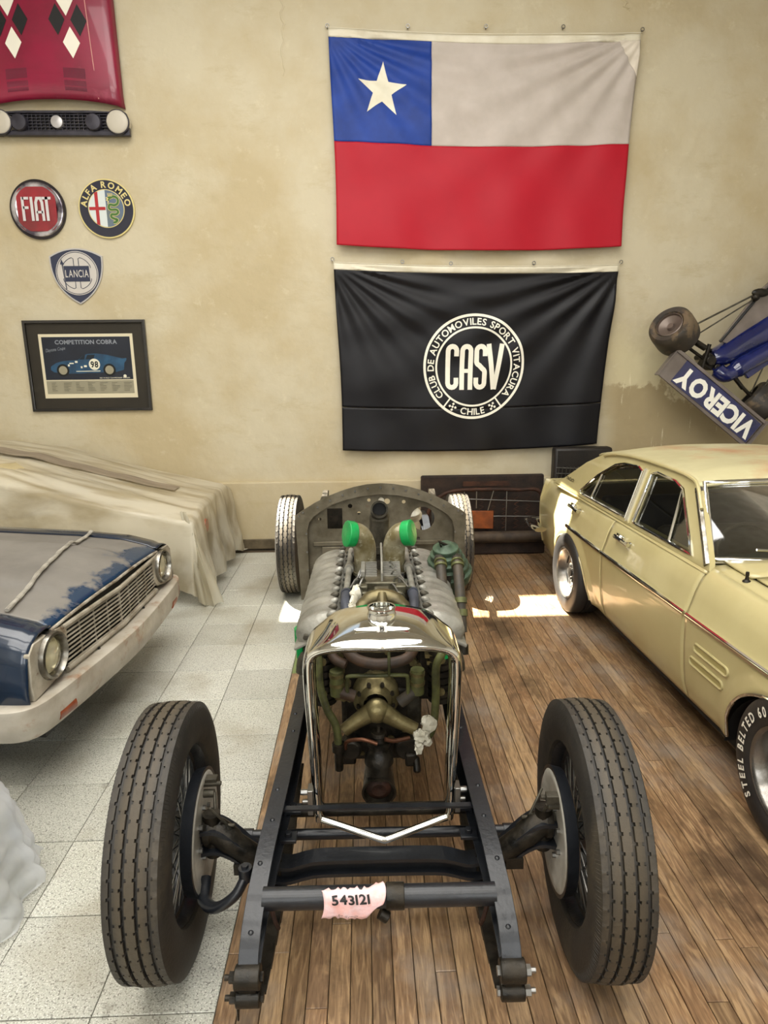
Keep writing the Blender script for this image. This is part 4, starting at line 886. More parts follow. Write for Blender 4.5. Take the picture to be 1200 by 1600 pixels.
# ------------------------------------------------------------------ badges
def disc(name, M, r, m, parent, d0=0.0, d1=0.012, n=64, sx=1, sy=1, bev=0.0):
    return G().poly([circle(r, n, sx=sx, sy=sy)], M @ Matrix.Translation((0, 0, d1)), d1-d0).build(name, m, parent, bevel=bev)
b1 = tag(empty('round_badge', (-3.19, WALL_Y-0.004, 3.53)), 'round wall badge with chrome ring and red centre, left of the pair', 'wall sign')
M0 = Matrix(((1, 0, 0, 0), (0, 0, -1, 0), (0, 1, 0, 0), (0, 0, 0, 1)))
disc('badge_rim', M0, 0.272, mat('dark badge edge', '2a2426', 0.3, 0.5), b1, 0, 0.02, sy=1.02)
G().lathe([(0.02, 0.258), (0.035, 0.25), (0.042, 0.225), (0.03, 0.19), (0.022, 0.18)], 64, axis=(0, 0, 1), M=M0).build('chrome_ring', mat('printed silver', 'c3bfc4', 0.16, 0.85, col2='57505c', ns=3.5, lo=0.42, hi=0.58), b1)
def squircle(a, b, e=3.2, n=56): return [(a*abs(cos(t))**(2/e)*(1 if cos(t) > 0 else -1), b*abs(sin(t))**(2/e)*(1 if sin(t) > 0 else -1)) for t in [2*pi*i/n for i in range(n)]]
G().poly([squircle(0.19, 0.205, 4.5)], M0 @ Matrix.Translation((0, 0, 0.040)), 0.012).build('red_shield', mat('badge red', 'a01226', 0.25, col2='6e0d18', ns=2.5, coat=0.4), b1)
g = G(); Mt = M0 @ Matrix.Translation((0, 0, 0.0475)); t = 0.027
for i, c_ in enumerate('FIAT'):
    T = Mt @ Matrix.Translation(((-0.103, -0.042, 0.03, 0.105)[i], 0, 0))
    if c_ == 'F': ribbon(g, [(-0.025, -0.11), (-0.025, 0.11)], t, T); ribbon(g, [(-0.025, 0.098), (0.035, 0.098)], 0.024, T); ribbon(g, [(-0.025, 0.012), (0.028, 0.012)], 0.024, T)
    if c_ == 'I': ribbon(g, [(0, -0.11), (0, 0.11)], t, T)
    if c_ == 'A': ribbon(g, [(-0.033, -0.11), (-0.03, 0.06), (-0.015, 0.098), (0.015, 0.098), (0.03, 0.06), (0.033, -0.11)], t, T); ribbon(g, [(-0.03, -0.03), (0.03, -0.03)], 0.022, T)
    if c_ == 'T': ribbon(g, [(0, -0.11), (0, 0.11)], t, T); ribbon(g, [(-0.045, 0.098), (0.045, 0.098)], 0.024, T)
g.build('badge_lettering', mat('letter silver', 'd8d4d6', 0.3, 0.4), b1, smooth=0)
b2 = tag(empty('round_badge', (-2.515, WALL_Y-0.004, 3.535)), 'round navy and gold wall badge with a red cross and green serpent', 'wall sign')
gold = mat('badge gold', 'd8c98a', 0.35, 0.3)
disc('badge_rim', M0, 0.275, gold, b2, 0, 0.018)
disc('navy_ring', M0, 0.262, mat('badge navy', '14162c', 0.3, coat=0.3), b2, 0.018, 0.022)
disc('gold_ring', M0, 0.178, gold, b2, 0.022, 0.026); 
g = G(); M1 = M0 @ Matrix.Translation((0, 0, 0.029)); half = [(0.17*cos(a), 0.17*sin(a)) for a in [pi/2+pi*i/24 for i in range(25)]]
g.poly([half], M1, 0.003); g.build('white_half', mat('badge pale', 'cfd6d4', 0.3, coat=0.3), b2, smooth=0)
g = G(); g.poly([[(-p[0], p[1]) for p in half][::-1]], M1, 0.003); g.build('blue_half', mat('badge blue', '4b6590', 0.35, col2='6c7468', ns=3), b2, smooth=0)
g = G(); M2 = M0 @ Matrix.Translation((-0.088, 0.0, 0.031)); g.poly([[(-0.016, 0.145), (-0.016, 0.015), (-0.078, 0.015), (-0.078, -0.015), (-0.016, -0.015), (-0.016, -0.145), (0.016, -0.155), (0.016, -0.015), (0.082, -0.015), (0.082, 0.015), (0.016, 0.015), (0.016, 0.155)]], M2); g.build('red_cross', mat('cross red', 'a8232a', 0.35), b2, smooth=0)
g = G(); arctext(g, 'ALFA', 0.058, 0.192, radians(178), radians(110), M0 @ Matrix.Translation((0, 0, 0.026)), bold=0.03); arctext(g, 'ROMEO', 0.058, 0.192, radians(101), radians(3), M0 @ Matrix.Translation((0, 0, 0.026)), bold=0.03); g.build('badge_lettering', gold, b2, smooth=0)
sp = [(0.035, 0.075), (0.03, 0.095), (0.05, 0.10), (0.085, 0.11), (0.12, 0.09), (0.118, 0.05), (0.085, 0.03), (0.04, 0.035), (0.028, 0.005), (0.05, -0.012), (0.1, -0.012), (0.115, -0.035), (0.09, -0.055), (0.05, -0.055), (0.045, -0.08), (0.075, -0.095), (0.10, -0.105), (0.085, -0.125), (0.06, -0.13)]
pp = smoothpath([(x, y, 0) for x, y in sp], 5)
for nm, wd, mm, dz in (('serpent_outline', 0.030, gold, 0.031), ('green_serpent', 0.021, mat('serpent green', '3f6a2c', 0.4), 0.033)):
    g = G(); ribbon(g, [(p.x, p.y) for p in pp], wd, M0 @ Matrix.Translation((0, 0, dz))); g.build(nm, mm, b2, smooth=0)
g = G()
for dx in (0, 0.012, 0.024, 0.036): ribbon(g, [(0.03+dx, 0.115), (0.028+dx*1.2, 0.14)], 0.007, M0 @ Matrix.Translation((0, 0, 0.034)))
ribbon(g, [(0.03, 0.115), (0.07, 0.115)], 0.01, M0 @ Matrix.Translation((0, 0, 0.034))); ribbon(g, [(0.008, 0.10), (0.028, 0.09), (0.012, 0.075), (0.03, 0.065), (0.02, 0.045)], 0.009, M0 @ Matrix.Translation((0, 0, 0.034))); g.build('serpent_crown', gold, b2, smooth=0)
b3 = tag(empty('shield_badge', (-2.875, WALL_Y, 2.92)), 'blue and silver shield-shaped wall badge with a small flag', 'wall sign')
def shield(k):
    o = []; cs = [(-0.265, 0.175), (0.265, 0.175), (0.0, -0.29)]; bul = [0.075, 0.085, 0.085]
    for i in range(3):
        a, b = Vector((*cs[i], 0)), Vector((*cs[(i+1) % 3], 0)); d = b-a; nn = Vector((-d.y, d.x, 0)).normalized()
        nn = nn if nn.dot((a+b)/2) > 0 else -nn
        o += [tuple((a+d*t+nn*bul[i]*4*t*(1-t))*k)[:2] for t in [j/12 for j in range(12)]]
    return o[::-1]
G().poly([shield(1.0)], M0 @ Matrix.Translation((0, 0, 0.016)), 0.016).build('shield_edge', mat('shield silver', 'b9b6b4', 0.35, 0.4), b3)
G().poly([shield(0.945)], M0 @ Matrix.Translation((0, 0, 0.019)), 0.004).build('shield_field', mat('shield blue', '1b2440', 0.3, coat=0.3), b3)
Ms = M0 @ Matrix.Translation((0, 0.01, 0.022)); sil = mat('pale silver print', 'c8c3bd', 0.35, 0.3)
g = G(); g.poly([circle(0.212, 48)], Ms, 0.003); g.build('silver_disc', sil, b3, smooth=0)
g = G(); ringp(g, 0.198, 0.204, 64, Ms @ Matrix.Translation((0, 0, 0.002)))
for sx_, sy_ in ((1, 1), (-1, 1), (1, -1), (-1, -1)):
    p = [(0.025, 0.05)]+[(0.025+0.0, 0.14)]+[(0.155*cos(a), 0.155*sin(a)) for a in [radians(74-8*i) for i in range(7)]]+[(0.14, 0.05)]
    ribbon(g, [(x*sx_, y*sy_) for x, y in p], 0.006, Ms @ Matrix.Translation((0, 0, 0.002)))
ribbon(g, [(-0.14, 0.085), (-0.12, -0.155)], 0.009, Ms @ Matrix.Translation((0, 0, 0.003))); g.poly([[(-0.16, 0.085), (-0.12, 0.085), (-0.143, 0.135)]], Ms @ Matrix.Translation((0, 0, 0.003))); g.poly([[(-0.13, 0.07), (0.125, 0.07), (0.125, -0.08), (-0.12, -0.08)][::-1]], Ms @ Matrix.Translation((0, 0, 0.003)))
g.build('blue_drawing', MATS['shield blue'], b3, smooth=0)
g = G(); text(g, 'LANCIA', 0.072, Ms @ Matrix.Translation((0, -0.038, 0.005)), bold=0.01, cond=0.60, gap=0.13); g.build('badge_lettering', sil, b3, smooth=0)
# ------------------------------------------------------------------ framed print
fr = tag(empty('framed_print', (-2.866, WALL_Y, 1.545)), 'black framed print of a blue racing coupe number 98 below the badges', 'picture')
Mf = Matrix(((1, 0, 0, 0), (0, 0, -1, 0), (0, 1, 0, 0.465), (0, 0, 0, 1)))
frm = mat('black frame lacquer', '16130f', 0.25, coat=0.5)
rect = lambda w_, h_, cx=0, cy=0: [(cx-w_/2, cy-h_/2), (cx+w_/2, cy-h_/2), (cx+w_/2, cy+h_/2), (cx-w_/2, cy+h_/2)]
G().poly([rect(1.25, 0.93), rect(1.19, 0.87)], Mf @ Matrix.Translation((0, 0, 0.035)), 0.035).build('picture_frame', frm, fr, bevel=0.004)
G().poly([rect(1.20, 0.88)], Mf @ Matrix.Translation((0, 0, 0.012)), 0.005).build('mat_board', mat('charcoal board', '322c24', 0.7, col2='2b261f', ns=3), fr, smooth=0)
G().poly([rect(0.965, 0.655, -0.0, 0.0)], Mf @ Matrix.Translation((0, 0, 0.016)), 0.003).build('cream_border', mat('cream card', 'e3d9c0', 0.6), fr, smooth=0)
G().poly([rect(0.905, 0.435, 0.0, 0.08)], Mf @ Matrix.Translation((0, 0, 0.018)), 0.001).build('print_field', mat('print night blue', '151a2a', 0.4, col2='1d2436', ns=3), fr, smooth=0)
G().poly([rect(0.905, 0.135, 0.0, -0.215)], Mf @ Matrix.Translation((0, 0, 0.018)), 0.001).build('caption_panel', mat('caption grey', '9c9683', 0.6), fr, smooth=0)
Mp = Mf @ Matrix.Translation((0, 0, 0.0195))
g = G(); text(g, 'COMPETITION COBRA', 0.042, Mp @ Matrix.Translation((0.0, 0.225, 0)), bold=0.03, cond=1.02, gap=0.06); g.build('print_title', mat('title grey', '8e93a0', 0.5), fr, smooth=0)
g = G(); text(g, 'Daytona Coupe', 0.034, Mp @ Matrix.Translation((-0.42, 0.145, 0)) @ Matrix.Rotation(0.13, 4, 'Z') @ Matrix(((1, 0.25, 0, 0), (0, 1, 0, 0), (0, 0, 1, 0), (0, 0, 0, 1))), bold=-0.005, cond=0.75, gap=0.02, align='l'); g.build('print_script', MATS['title grey'], fr, smooth=0)
body = [(-0.39, -0.035), (-0.385, 0.0), (-0.33, 0.035), (-0.25, 0.055), (-0.15, 0.06), (-0.10, 0.065), (-0.05, 0.105), (0.0, 0.125), (0.1, 0.128), (0.2, 0.115), (0.3, 0.09), (0.36, 0.075), (0.40, 0.08), (0.40, 0.06), (0.375, 0.03), (0.365, -0.04), (0.29, -0.06), (-0.12, -0.075), (-0.22, -0.075), (-0.36, -0.06)]
g = G(); g.poly([body], Mp); g.build('printed_car', mat('print car blue', '2c5a80', 0.4, col2='1a3c5c', ns=9), fr, smooth=0)
g = G(); g.poly([[(-0.09, 0.068), (-0.045, 0.108), (-0.02, 0.115), (-0.035, 0.07)]], Mp @ Matrix.Translation((0, 0, 0.001))); g.poly([[(-0.02, 0.07), (0.0, 0.115), (0.08, 0.118), (0.06, 0.07)]], Mp @ Matrix.Translation((0, 0, 0.001))); g.build('printed_window', mat('print glass', '0e1c2c', 0.3), fr, smooth=0)
for nm, r, mm, dz in (('printed_tyre', 0.064, black, 0.001), ('printed_wheel', 0.044, MATS['caption grey'], 0.0015)):
    for x in (-0.265, 0.215): G().poly([circle(r, 28, (x, -0.04))], Mp @ Matrix.Translation((0, 0, dz))).build(nm, mm, fr, smooth=0)
g = G(); g.poly([circle(0.058, 32, (0.065, 0.018))], Mp @ Matrix.Translation((0, 0, 0.0015))); g.poly([circle(0.017, 20, (0.37, -0.105))], Mp @ Matrix.Translation((0, 0, 0.0015)))
for x, y, a_, b_ in ((-0.17, 0.03, .03, .012), (-0.12, 0.045, .018, .02), (-0.2, 0.01, .012, .02), (-0.03, 0.0, .02, .02), (-0.07, -0.01, .012, .02)): g.poly([rect(a_*1.5, b_, x, y)], Mp @ Matrix.Translation((0, 0, 0.0015)))
ribbon(g, [(-0.13, -0.052), (0.12, -0.05)], 0.007, Mp @ Matrix.Translation((0, 0, 0.0015)))
g.build('number_disc', white, fr, smooth=0)
g = G(); text(g, '98', 0.062, Mp @ Matrix.Translation((0.065, -0.012, 0.0025)), bold=0.03, cond=0.85); g.build('race_number', black, fr, smooth=0)
g = G(); text(g, '1965 WORLD CHAMPIONSHIP WINNERS', 0.013, Mp @ Matrix.Translation((0.42, -0.128, 0.0015)), align='r'); g.build('print_caption', white, fr, smooth=0)
random.seed(4); g = G()
for c_ in range(7):
    for r_ in range(6):
        x = -0.40+0.125*c_; ribbon(g, [(x, -0.17-0.016*r_), (x+random.uniform(0.03, 0.09), -0.17-0.016*r_)], 0.0035, Mp @ Matrix.Translation((0, 0, 0.001)))
g.build('fine_print_lines', mat('fine print', '5c584c', 0.6), fr, smooth=0)['kind'] = 'stuff'
G().poly([rect(1.19, 0.87)], Mf @ Matrix.Translation((0, 0, 0.024))).build('picture_glass', glass('picture glass', 'f8f8f4', 0.0, 1.04), fr, smooth=0)
# ------------------------------------------------------------------ red bonnet and grille on the wall
hd = tag(empty('wall_bonnet', (-2.88, WALL_Y, 4.43)), 'dark red car bonnet with white and black diamonds fixed high on the wall', 'car bonnet')
def hoodf(u, v):
    x = -0.66+1.295*u; top = 1.25; zb = 0.055-0.06*abs(2*u-1)**2.2+0.0; z = zb+(top-zb)*v; e = max(0, abs(2*u-1)-0.9)/0.1
    return Vector((x*(1-0.03*v), -0.10-0.03*(1-(2*u-1)**2)+0.06*e*e+(0.03*max(0, 0.06-v)/0.06), z))
bon = G().grid(hoodf, 40, 24).build('bonnet_panel', mat('dusty red paint', '8e1038', 0.35, 0, col2='7a1230', ns=3, coat=0.3, col3='a0425a', ns3=3, t3=(0.6, 0.8)), hd, solid=0.006)
def onhood(g, d): g.v = [tuple(hoodf((p[0]+0.66)/1.295, (p[1]-0.05)/1.2)*1.0+Vector((0, -d, 0))) for p in g.v]; return g
for cx in (-0.315, 0.225):
    for dx, dz, mm, nm in ((-0.015, 0.86, white, 'white_diamond'), (0.01, 0.515, white, 'white_diamond'), (-0.105, 0.70, black, 'black_diamond'), (0.095, 0.70, black, 'black_diamond')):
        x, z = cx+dx, dz; a_, b_ = 0.078, 0.13
        if mm is black: a_ = 0.074
        g = G().poly([dense([(x-a_, z), (x, z-b_), (x+a_, z), (x, z+b_)], 0.04)]); onhood(g, 0.006).build(nm, MATS['white print'] if mm is white else black, hd, smooth=0)
    for k in range(2):
        for i in range(15):
            x = cx-0.09+0.0135*i+0.0; z = 0.215+0.105*k-0.055
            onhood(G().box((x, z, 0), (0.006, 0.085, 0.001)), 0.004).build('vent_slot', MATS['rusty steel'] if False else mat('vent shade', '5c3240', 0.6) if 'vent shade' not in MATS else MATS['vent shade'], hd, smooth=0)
g = G(); g.tube([tuple(hoodf(0.835-0.008*i, 0.02+0.245*i)+Vector((0, -0.004, 0))) for i in range(5)], 0.004, 6); g.build('panel_line', mat('pale pink line', 'd09a90', 0.4), hd)
gr = tag(empty('wall_grille', (-2.88, WALL_Y, 4.18)), 'black car grille with round lamps on the wall under the red bonnet', 'car grille')
gm = mat('grille black', '2a2830', 0.45, 0.2, col2='3b3942', ns=10)
g = G(); g.poly([[(-0.68, 0.0), (0.68, -0.005), (0.675, 0.14), (0.655, 0.195), (0.3, 0.213), (-0.3, 0.213), (-0.68, 0.195)], rrect(-0.60, 0.035, 0.60, 0.19, 0.02, 2)], M0 @ Matrix.Translation((0, 0, 0.09)), 0.05); g.build('grille_frame', gm, gr, bevel=0.003)
G().box((0, -0.02, 0.1), (1.3, 0.01, 0.19)).build('grille_back', mat('grille shade', '4b4844', 0.7), gr)
for i in range(6): G().box((0, -0.06, 0.045+0.027*i), (1.2, 0.03, 0.006)).build('grille_slat', gm, gr)
for i in range(21): G().box((-0.4+0.04*i, -0.06, 0.112), (0.006, 0.024, 0.155)).build('grille_bar', gm, gr)
for x, r, mm, nm in ((-0.525, 0.105, 0, 'headlamp'), (0.58, 0.105, 0, 'headlamp'), (-0.35, 0.075, 1, 'covered_lamp'), (0.35, 0.075, 1, 'covered_lamp')):
    g = G().lathe([(0.03, r), (0.11, r), (0.118, r*0.97), (0.125, r*0.9), (0.13, r*0.5), (0.132, 0)], 32, c=(x, 0, 0.105), axis=(0, -1, 0))
    o = g.build(nm, mat('pale lamp cover', 'bdb6a6', 0.4) if mm == 0 and 'pale lamp cover' not in MATS else MATS['pale lamp cover'] if mm == 0 else gm, gr)
    if mm == 0: G().lathe([(0.09, r*1.0), (0.10, r*1.06), (0.115, r*1.05), (0.12, r*0.98)], 32, c=(x, 0, 0.105), axis=(0, -1, 0)).build('lamp_ring', gm, o)
G().lathe([(0.03, 0.055), (0.10, 0.055), (0.105, 0.045), (0.108, 0)], 24, c=(0, 0, 0.112), axis=(0, -1, 0)).build('grille_emblem', MATS['shield silver'], gr)
G().tube([(-0.655, -0.05, 0.2), (-0.65, -0.05, 0.28)], 0.004, 6).build('hanging_wire', black, gr)
# ------------------------------------------------------------------ racing car hung on the wall (upper right)
rc = tag(empty('racing_car', (3.9, WALL_Y, 1.2)), 'blue and silver single-seat racing car with white-lettered wing hung on the wall', 'racing car')
def RCo(o): o.location = -rc.location; return o
rblue = mat('racing blue', '14205e', 0.14, 0, coat=0.8, col2='101848', ns=4); rsil = mat('dusty silver panel', '857c76', 0.4, 0.35, col2='6f665f', ns=4)
Y0 = 6.6
def RP3(x, z, d=0.0): return (x, Y0+d, z)
ang = atan2(1.159-1.869, 3.957-3.014); Lw = 1.195
Mw = Matrix(((1, 0, 0, 3.495), (0, 0, -1, Y0-0.08), (0, 1, 0, 1.615), (0, 0, 0, 1))) @ Matrix.Rotation(ang, 4, 'Z')
wingp = [(-0.60, -0.13), (0.60, -0.145), (0.60, 0.145), (-0.60, 0.19)]
RCo(G().poly([wingp], Mw, 0.03).build('rear_wing', rsil, rc, bevel=0.006))
RCo(G().poly([[(-0.455, -0.105), (0.585, -0.105), (0.585, 0.125), (-0.455, 0.165)]], Mw @ Matrix.Translation((0, 0, 0.006)), 0.006).build('wing_panel', rblue, rc, smooth=0))
RCo(G().box((0.61, 0.0, -0.02), (0.012, 0.36, 0.14), Mw).box((-0.605, 0.03, -0.02), (0.01, 0.34, 0.07), Mw).box((0, 0.16, 0.0), (1.2, 0.03, 0.04), Mw).build('wing_end_plate', rsil, rc))
g = G(); text(g, 'VICEROY', 0.175, Mw @ Matrix.Translation((0.06, 0.09, 0.0085)) @ Matrix.Rotation(pi, 4, 'Z'), bold=0.05, cond=0.92, gap=0.03); RCo(g.build('wing_lettering', mat('bright white print', 'f4f2e6', 0.6), rc, smooth=0))
def race_tyre(c, ax, R, W):
    A = Vector(ax).normalized(); g = G()
    g.lathe([(-W/2+0.02, R*0.60), (-W/2, R*0.66), (-W/2-0.004, R*0.86), (-W/2+0.02, R*0.97), (-W/4, R), (W/4, R), (W/2-0.02, R*0.97), (W/2, R*0.86), (W/2, R*0.6)], 48, c=c, axis=A)
    t = RCo(g.build('racing_tyre', mat('slick rubber', '453d33', 0.5, col2='2a2622', ns=5, col3='6b5b46', ns3=4) if 'slick rubber' not in MATS else MATS['slick rubber'], rc))
    o = G().lathe([(-W/2+0.01, R*0.6), (-W/2+0.005, R*0.56), (-W/2+0.03, R*0.54), (-W/2+0.05, R*0.3), (-W/2+0.06, 0.04), (-W/2+0.03, 0.03), (-W/2+0.03, 0)], 40, c=c, axis=A).build('racing_rim', mat('bronze rim', '6f6259', 0.4, 0.4) if 'bronze rim' not in MATS else MATS['bronze rim'], t)
    return t
race_tyre((3.11, 6.62, 2.285), (0.68, 0.52, -0.52), 0.215, 0.27)
race_tyre((4.12, 6.72, 1.56), (-0.6, 0.25, 0.5), 0.20, 0.26)
g = G(); hp = smoothpath([(3.53, 6.66, 2.02), (3.66, 6.66, 2.06), (3.85, 6.68, 2.17), (4.15, 6.7, 2.34), (4.7, 6.72, 2.7)], 5)
g.tube(hp, [0.10+0.0055*i for i in range(len(hp))], 20, sy=0.9); hull = RCo(g.build('hull', rblue, rc))
g = G(); g.tube(smoothpath([(3.54, 6.6, 1.93), (3.62, 6.56, 1.86), (3.70, 6.56, 1.88), (3.85, 6.56, 1.98), (4.15, 6.58, 2.14), (4.6, 6.6, 2.4)], 5), [0.03]*2+[0.075]*10+[0.09]*14, 16); RCo(g.build('side_pod', rblue, rc))
g = G(); g.poly([[(3.57, 2.19), (3.66, 2.16), (4.7, 2.75), (4.7, 3.4), (4.0, 2.74), (3.88, 2.62)]], Matrix(((1, 0, 0, 0), (0, 0, -1, 6.60), (0, 1, 0, 0), (0, 0, 0, 1))), 0.03); RCo(g.build('belly_panel', rsil, rc, bevel=0.004))
RCo(G().tube([(3.57, 6.59, 2.18), (3.90, 6.585, 2.60), (4.7, 6.58, 3.3)], 0.012, 6).build('panel_edge', black, rc))
RCo(G().sphere((3.90, 6.55, 2.64), 0.07, 14, 9, (1.3, 0.4, 0.6)).sphere((3.86, 6.56, 2.60), 0.04, 10, 7).build('mirror_pod', blackmetal, rc))
RCo(G().box((3.95, 6.56, 1.92), (0.26, 0.05, 0.07), rz=0, ry=-0.62).build('exhaust_cover', rblue, rc, bevel=0.01))
for a_, b_, r_ in (((3.3, 6.62, 2.34), (3.86, 6.56, 2.63), 0.009), ((3.25, 6.6, 2.2), (3.95, 6.55, 2.65), 0.007), ((4.065, 6.58, 2.02), (3.95, 6.6, 1.68), 0.007), ((4.18, 6.6, 1.95), (4.05, 6.62, 1.64), 0.009), ((3.25, 6.62, 2.22), (3.55, 6.64, 2.08), 0.016), ((3.22, 6.62, 2.16), (3.5, 6.64, 1.98), 0.016), ((3.3, 6.58, 2.19), (3.42, 6.58, 2.12), 0.03), ((3.8, 6.62, 1.79), (4.02, 6.64, 1.6), 0.018), ((3.86, 6.6, 1.72), (3.7, 6.64, 1.92), 0.022), ((3.47, 6.6, 2.16), (3.43, 6.62, 1.93), 0.02)):
    RCo(G().cyl(a_, b_, r_, n=10).build('suspension_arm', alu_dark if r_ < 0.012 else blackmetal, rc))
RCo(G().box((3.5, 6.66, 1.99), (0.12, 0.12, 0.14), ry=0.5).cyl((3.49, 6.56, 2.0), (3.49, 6.62, 2.0), 0.05).cyl((3.56, 6.56, 1.93), (3.56, 6.62, 1.93), 0.035).build('gearbox', blackmetal, rc, bevel=0.008))
RCo(G().cyl((3.95, 6.6, 2.3), (3.95, WALL_Y-0.001, 2.3), 0.03).cyl((3.6, 6.66, 2.03), (3.6, WALL_Y-0.001, 2.03), 0.025).build('wall_bracket', blackmetal, rc))
RCo(G().box((4.42, 6.8, 2.4), (0.5, 0.12, 0.5), ry=-0.6).build('tub_side', rblue, rc, bevel=0.03))
# ------------------------------------------------------------------ seat frames by the wall
st = tag(empty('stripped_car_seat', (1.2, 6.75, 0)), 'stripped brown car seat frame with springs leaning against the wall', 'car seat')
def STo(o): o.location = -st.location; return o
hess = mat('brown webbing', '33241a', 0.85, col2='1e1611', ns=9, bump=0.5, bs=60)
STo(G().box((1.28, 6.92, 0.42), (1.34, 0.06, 0.80)).build('seat_back_board', hess, st, bevel=0.02))
STo(G().tube(smoothpath([(0.66, 6.70, 0.22), (0.67, 6.70, 0.45), (0.78, 6.70, 0.62), (0.95, 6.70, 0.69), (1.3, 6.70, 0.70), (1.6, 6.70, 0.69), (1.86, 6.70, 0.66), (1.90, 6.70, 0.3)], 6), 0.02, 10).build('tube_arch', rust, st))
STo(G().box((1.30, 6.80, 0.745), (0.50, 0.02, 0.05)).build('top_batten', rust, st))
STo(G().tube([(0.64, 6.62, 0.20), (1.9, 6.62, 0.20)], 0.062, 14).build('front_roll', mat('dusty roll', '4a3c2c', 0.7, col2='2b2219', ns=8), st))
for i in range(9):
    x = 0.74+0.125*i; p = []
    for k in range(14): p.append((x+(0.026 if k % 2 else -0.026), 6.72+0.01*(k % 2), 0.27+0.026*k))
    STo(G().tube(smoothpath(p, 2), 0.005, 5).build('zigzag_spring', rust, st))
for a_, b_ in (((0.92, 6.69, 0.61), (1.9, 6.69, 0.56)), ((1.05, 6.69, 0.68), (1.06, 6.69, 0.3)), ((1.36, 6.69, 0.69), (1.30, 6.69, 0.46)), ((1.5, 6.69, 0.68), (1.5, 6.69, 0.25)), ((0.95, 6.69, 0.42), (1.9, 6.69, 0.40)), ((1.18, 6.69, 0.68), (1.18, 6.69, 0.5))):
    STo(G().cyl(a_, b_, 0.005, n=6).build('wire', bolt, st))
STo(G().poly([[(1.10, 0.29), (1.36, 0.28), (1.36, 0.475), (1.10, 0.48)]], Matrix(((1, 0, 0, 0), (0, 0, -1, 6.66), (0, 1, 0, 0), (0, 0, 0, 1))), 0.02).build('amber_plate', mat('amber plate', '9a4f1c', 0.45, col2='6b3413', ns=8), st, bevel=0.004))
STo(G().box((1.28, 6.78, 0.07), (1.28, 0.28, 0.14)).build('seat_base', hess, st, bevel=0.02))  # dark block added where shadow lies below the seat
st2 = tag(empty('vinyl_car_seat', (2.2, 6.75, 0)), 'black seat back with a wire basket standing behind the yellow car', 'car seat')
g = G().box((2.32, 6.82, 0.56), (0.62, 0.14, 1.12)); o = g.build('seat_pad', mat('black vinyl', '17130f', 0.5, col2='231d17', ns=6, bump=0.2), st2, bevel=0.03); o.location = -st2.location
for i in range(9): o = G().tube([(2.03+0.042*i, 6.70, 0.78), (2.04+0.04*i, 6.67, 0.93)], 0.004, 6).build('basket_wire', bolt, st2); o.location = -st2.location
for z_ in (0.80, 0.86, 0.92): o = G().tube([(2.02, 6.70, z_), (2.39, 6.69, z_-0.02)], 0.005, 6).build('basket_wire', bolt, st2); o.location = -st2.location
# ------------------------------------------------------------------ pale yellow saloon (local: x across, y to the rear from the front axle)
yc = tag(empty('yellow_saloon', (2.645, 2.17, 0), 0.022), 'pale yellow four-door saloon car with chrome trim parked on the wooden floor', 'car')
ypaint = mat('pale yellow paint', 'bdb282', 0.28, 0, col2='b4a878', ns=2.5, coat=0.5, rvar=0.12, col3='b39a68', ns3=1.5, t3=(0.62, 0.8))
yroof = mat('dusty yellow roof', 'bfb890', 0.5, 0, col2='b4ac84', ns=4, coat=0.15, col3='b4805c', ns3=1.1, t3=(0.54, 0.7))
ydark = mat('dark underbody', '0d0b09', 0.8)
dglass = glass('car glass', 'd2d6cc', 0.10, 1.5)
trimm = mat('interior tan vinyl', '4a4136', 0.6, col2='3a332a', ns=5)
def hw(y):
    P = [(-0.9, 0.84), (-0.6, 0.895), (0, 0.925), (1.0, 0.935), (2.2, 0.938), (2.9, 0.925), (3.5, 0.89), (4.05, 0.83)]
    if y <= P[0][0]: return P[0][1]
    for (a, p), (b, q) in zip(P, P[1:]):
        if y <= b: t = (y-a)/(b-a); t = t*t*(3-2*t)*0.5+t*0.5; return p+(q-p)*t
    return P[-1][1]
ZP = [(0.20, 0.075), (0.24, 0.055), (0.32, 0.03), (0.42, 0.015), (0.55, 0.004), (0.66, 0.0), (0.70, 0.0), (0.725, 0.004), (0.78, 0.022), (0.85, 0.042), (0.91, 0.068), (0.945, 0.095), (0.965, 0.125)]
def inset(z):
    if z <= ZP[0][0]: return ZP[0][1]
    for (a, p), (b, q) in zip(ZP, ZP[1:]):
        if z <= b: return p+(q-p)*(z-a)/(b-a)
    return ZP[-1][1]
def arch_low(y, zs=0.215):
    z = zs+0.02*min(1, abs(y-1.4)/3)
    for c, a, h in ((0.16, 0.47, 0.41), (2.93, 0.45, 0.39)):
        t = (y-c)/a
        if abs(t) < 1: z = max(z, 0.22+h*(1-abs(t)**2.4)**0.5)
    return z
def topz(y):                       # shoulder height
    P = [(-0.9, 0.86), (-0.4, 0.92), (0.6, 0.95), (1.1, 0.965), (2.2, 0.955), (2.8, 0.95), (3.4, 0.93), (4.05, 0.90)]
    for (a, p), (b, q) in zip(P, P[1:]):
        if y <= b: return p+(q-p)*max(0, (y-a))/(b-a)
    return P[-1][1]
def sidept(s_, y, t, flare=True):
    z0 = arch_low(y); z1 = topz(y); z = z0+(z1-z0)*t; x = hw(y)-inset(z*0.965/z1 if z > 0.6 else z)
    fl = 0.0
    for c in (0.16, 2.93):
        d = sqrt(((y-c)/0.50)**2+((z-0.22)/0.45)**2)
        if 0.88 < d < 1.15 and flare: fl = max(fl, 0.018*(1-abs(d-0.98)/0.17))
    if 3.0 < y and z > 0.5: x += 0.012*sin((y-3.0)*3)*(z-0.5)
    return Vector((s_*(x+max(0, fl)), y, z))
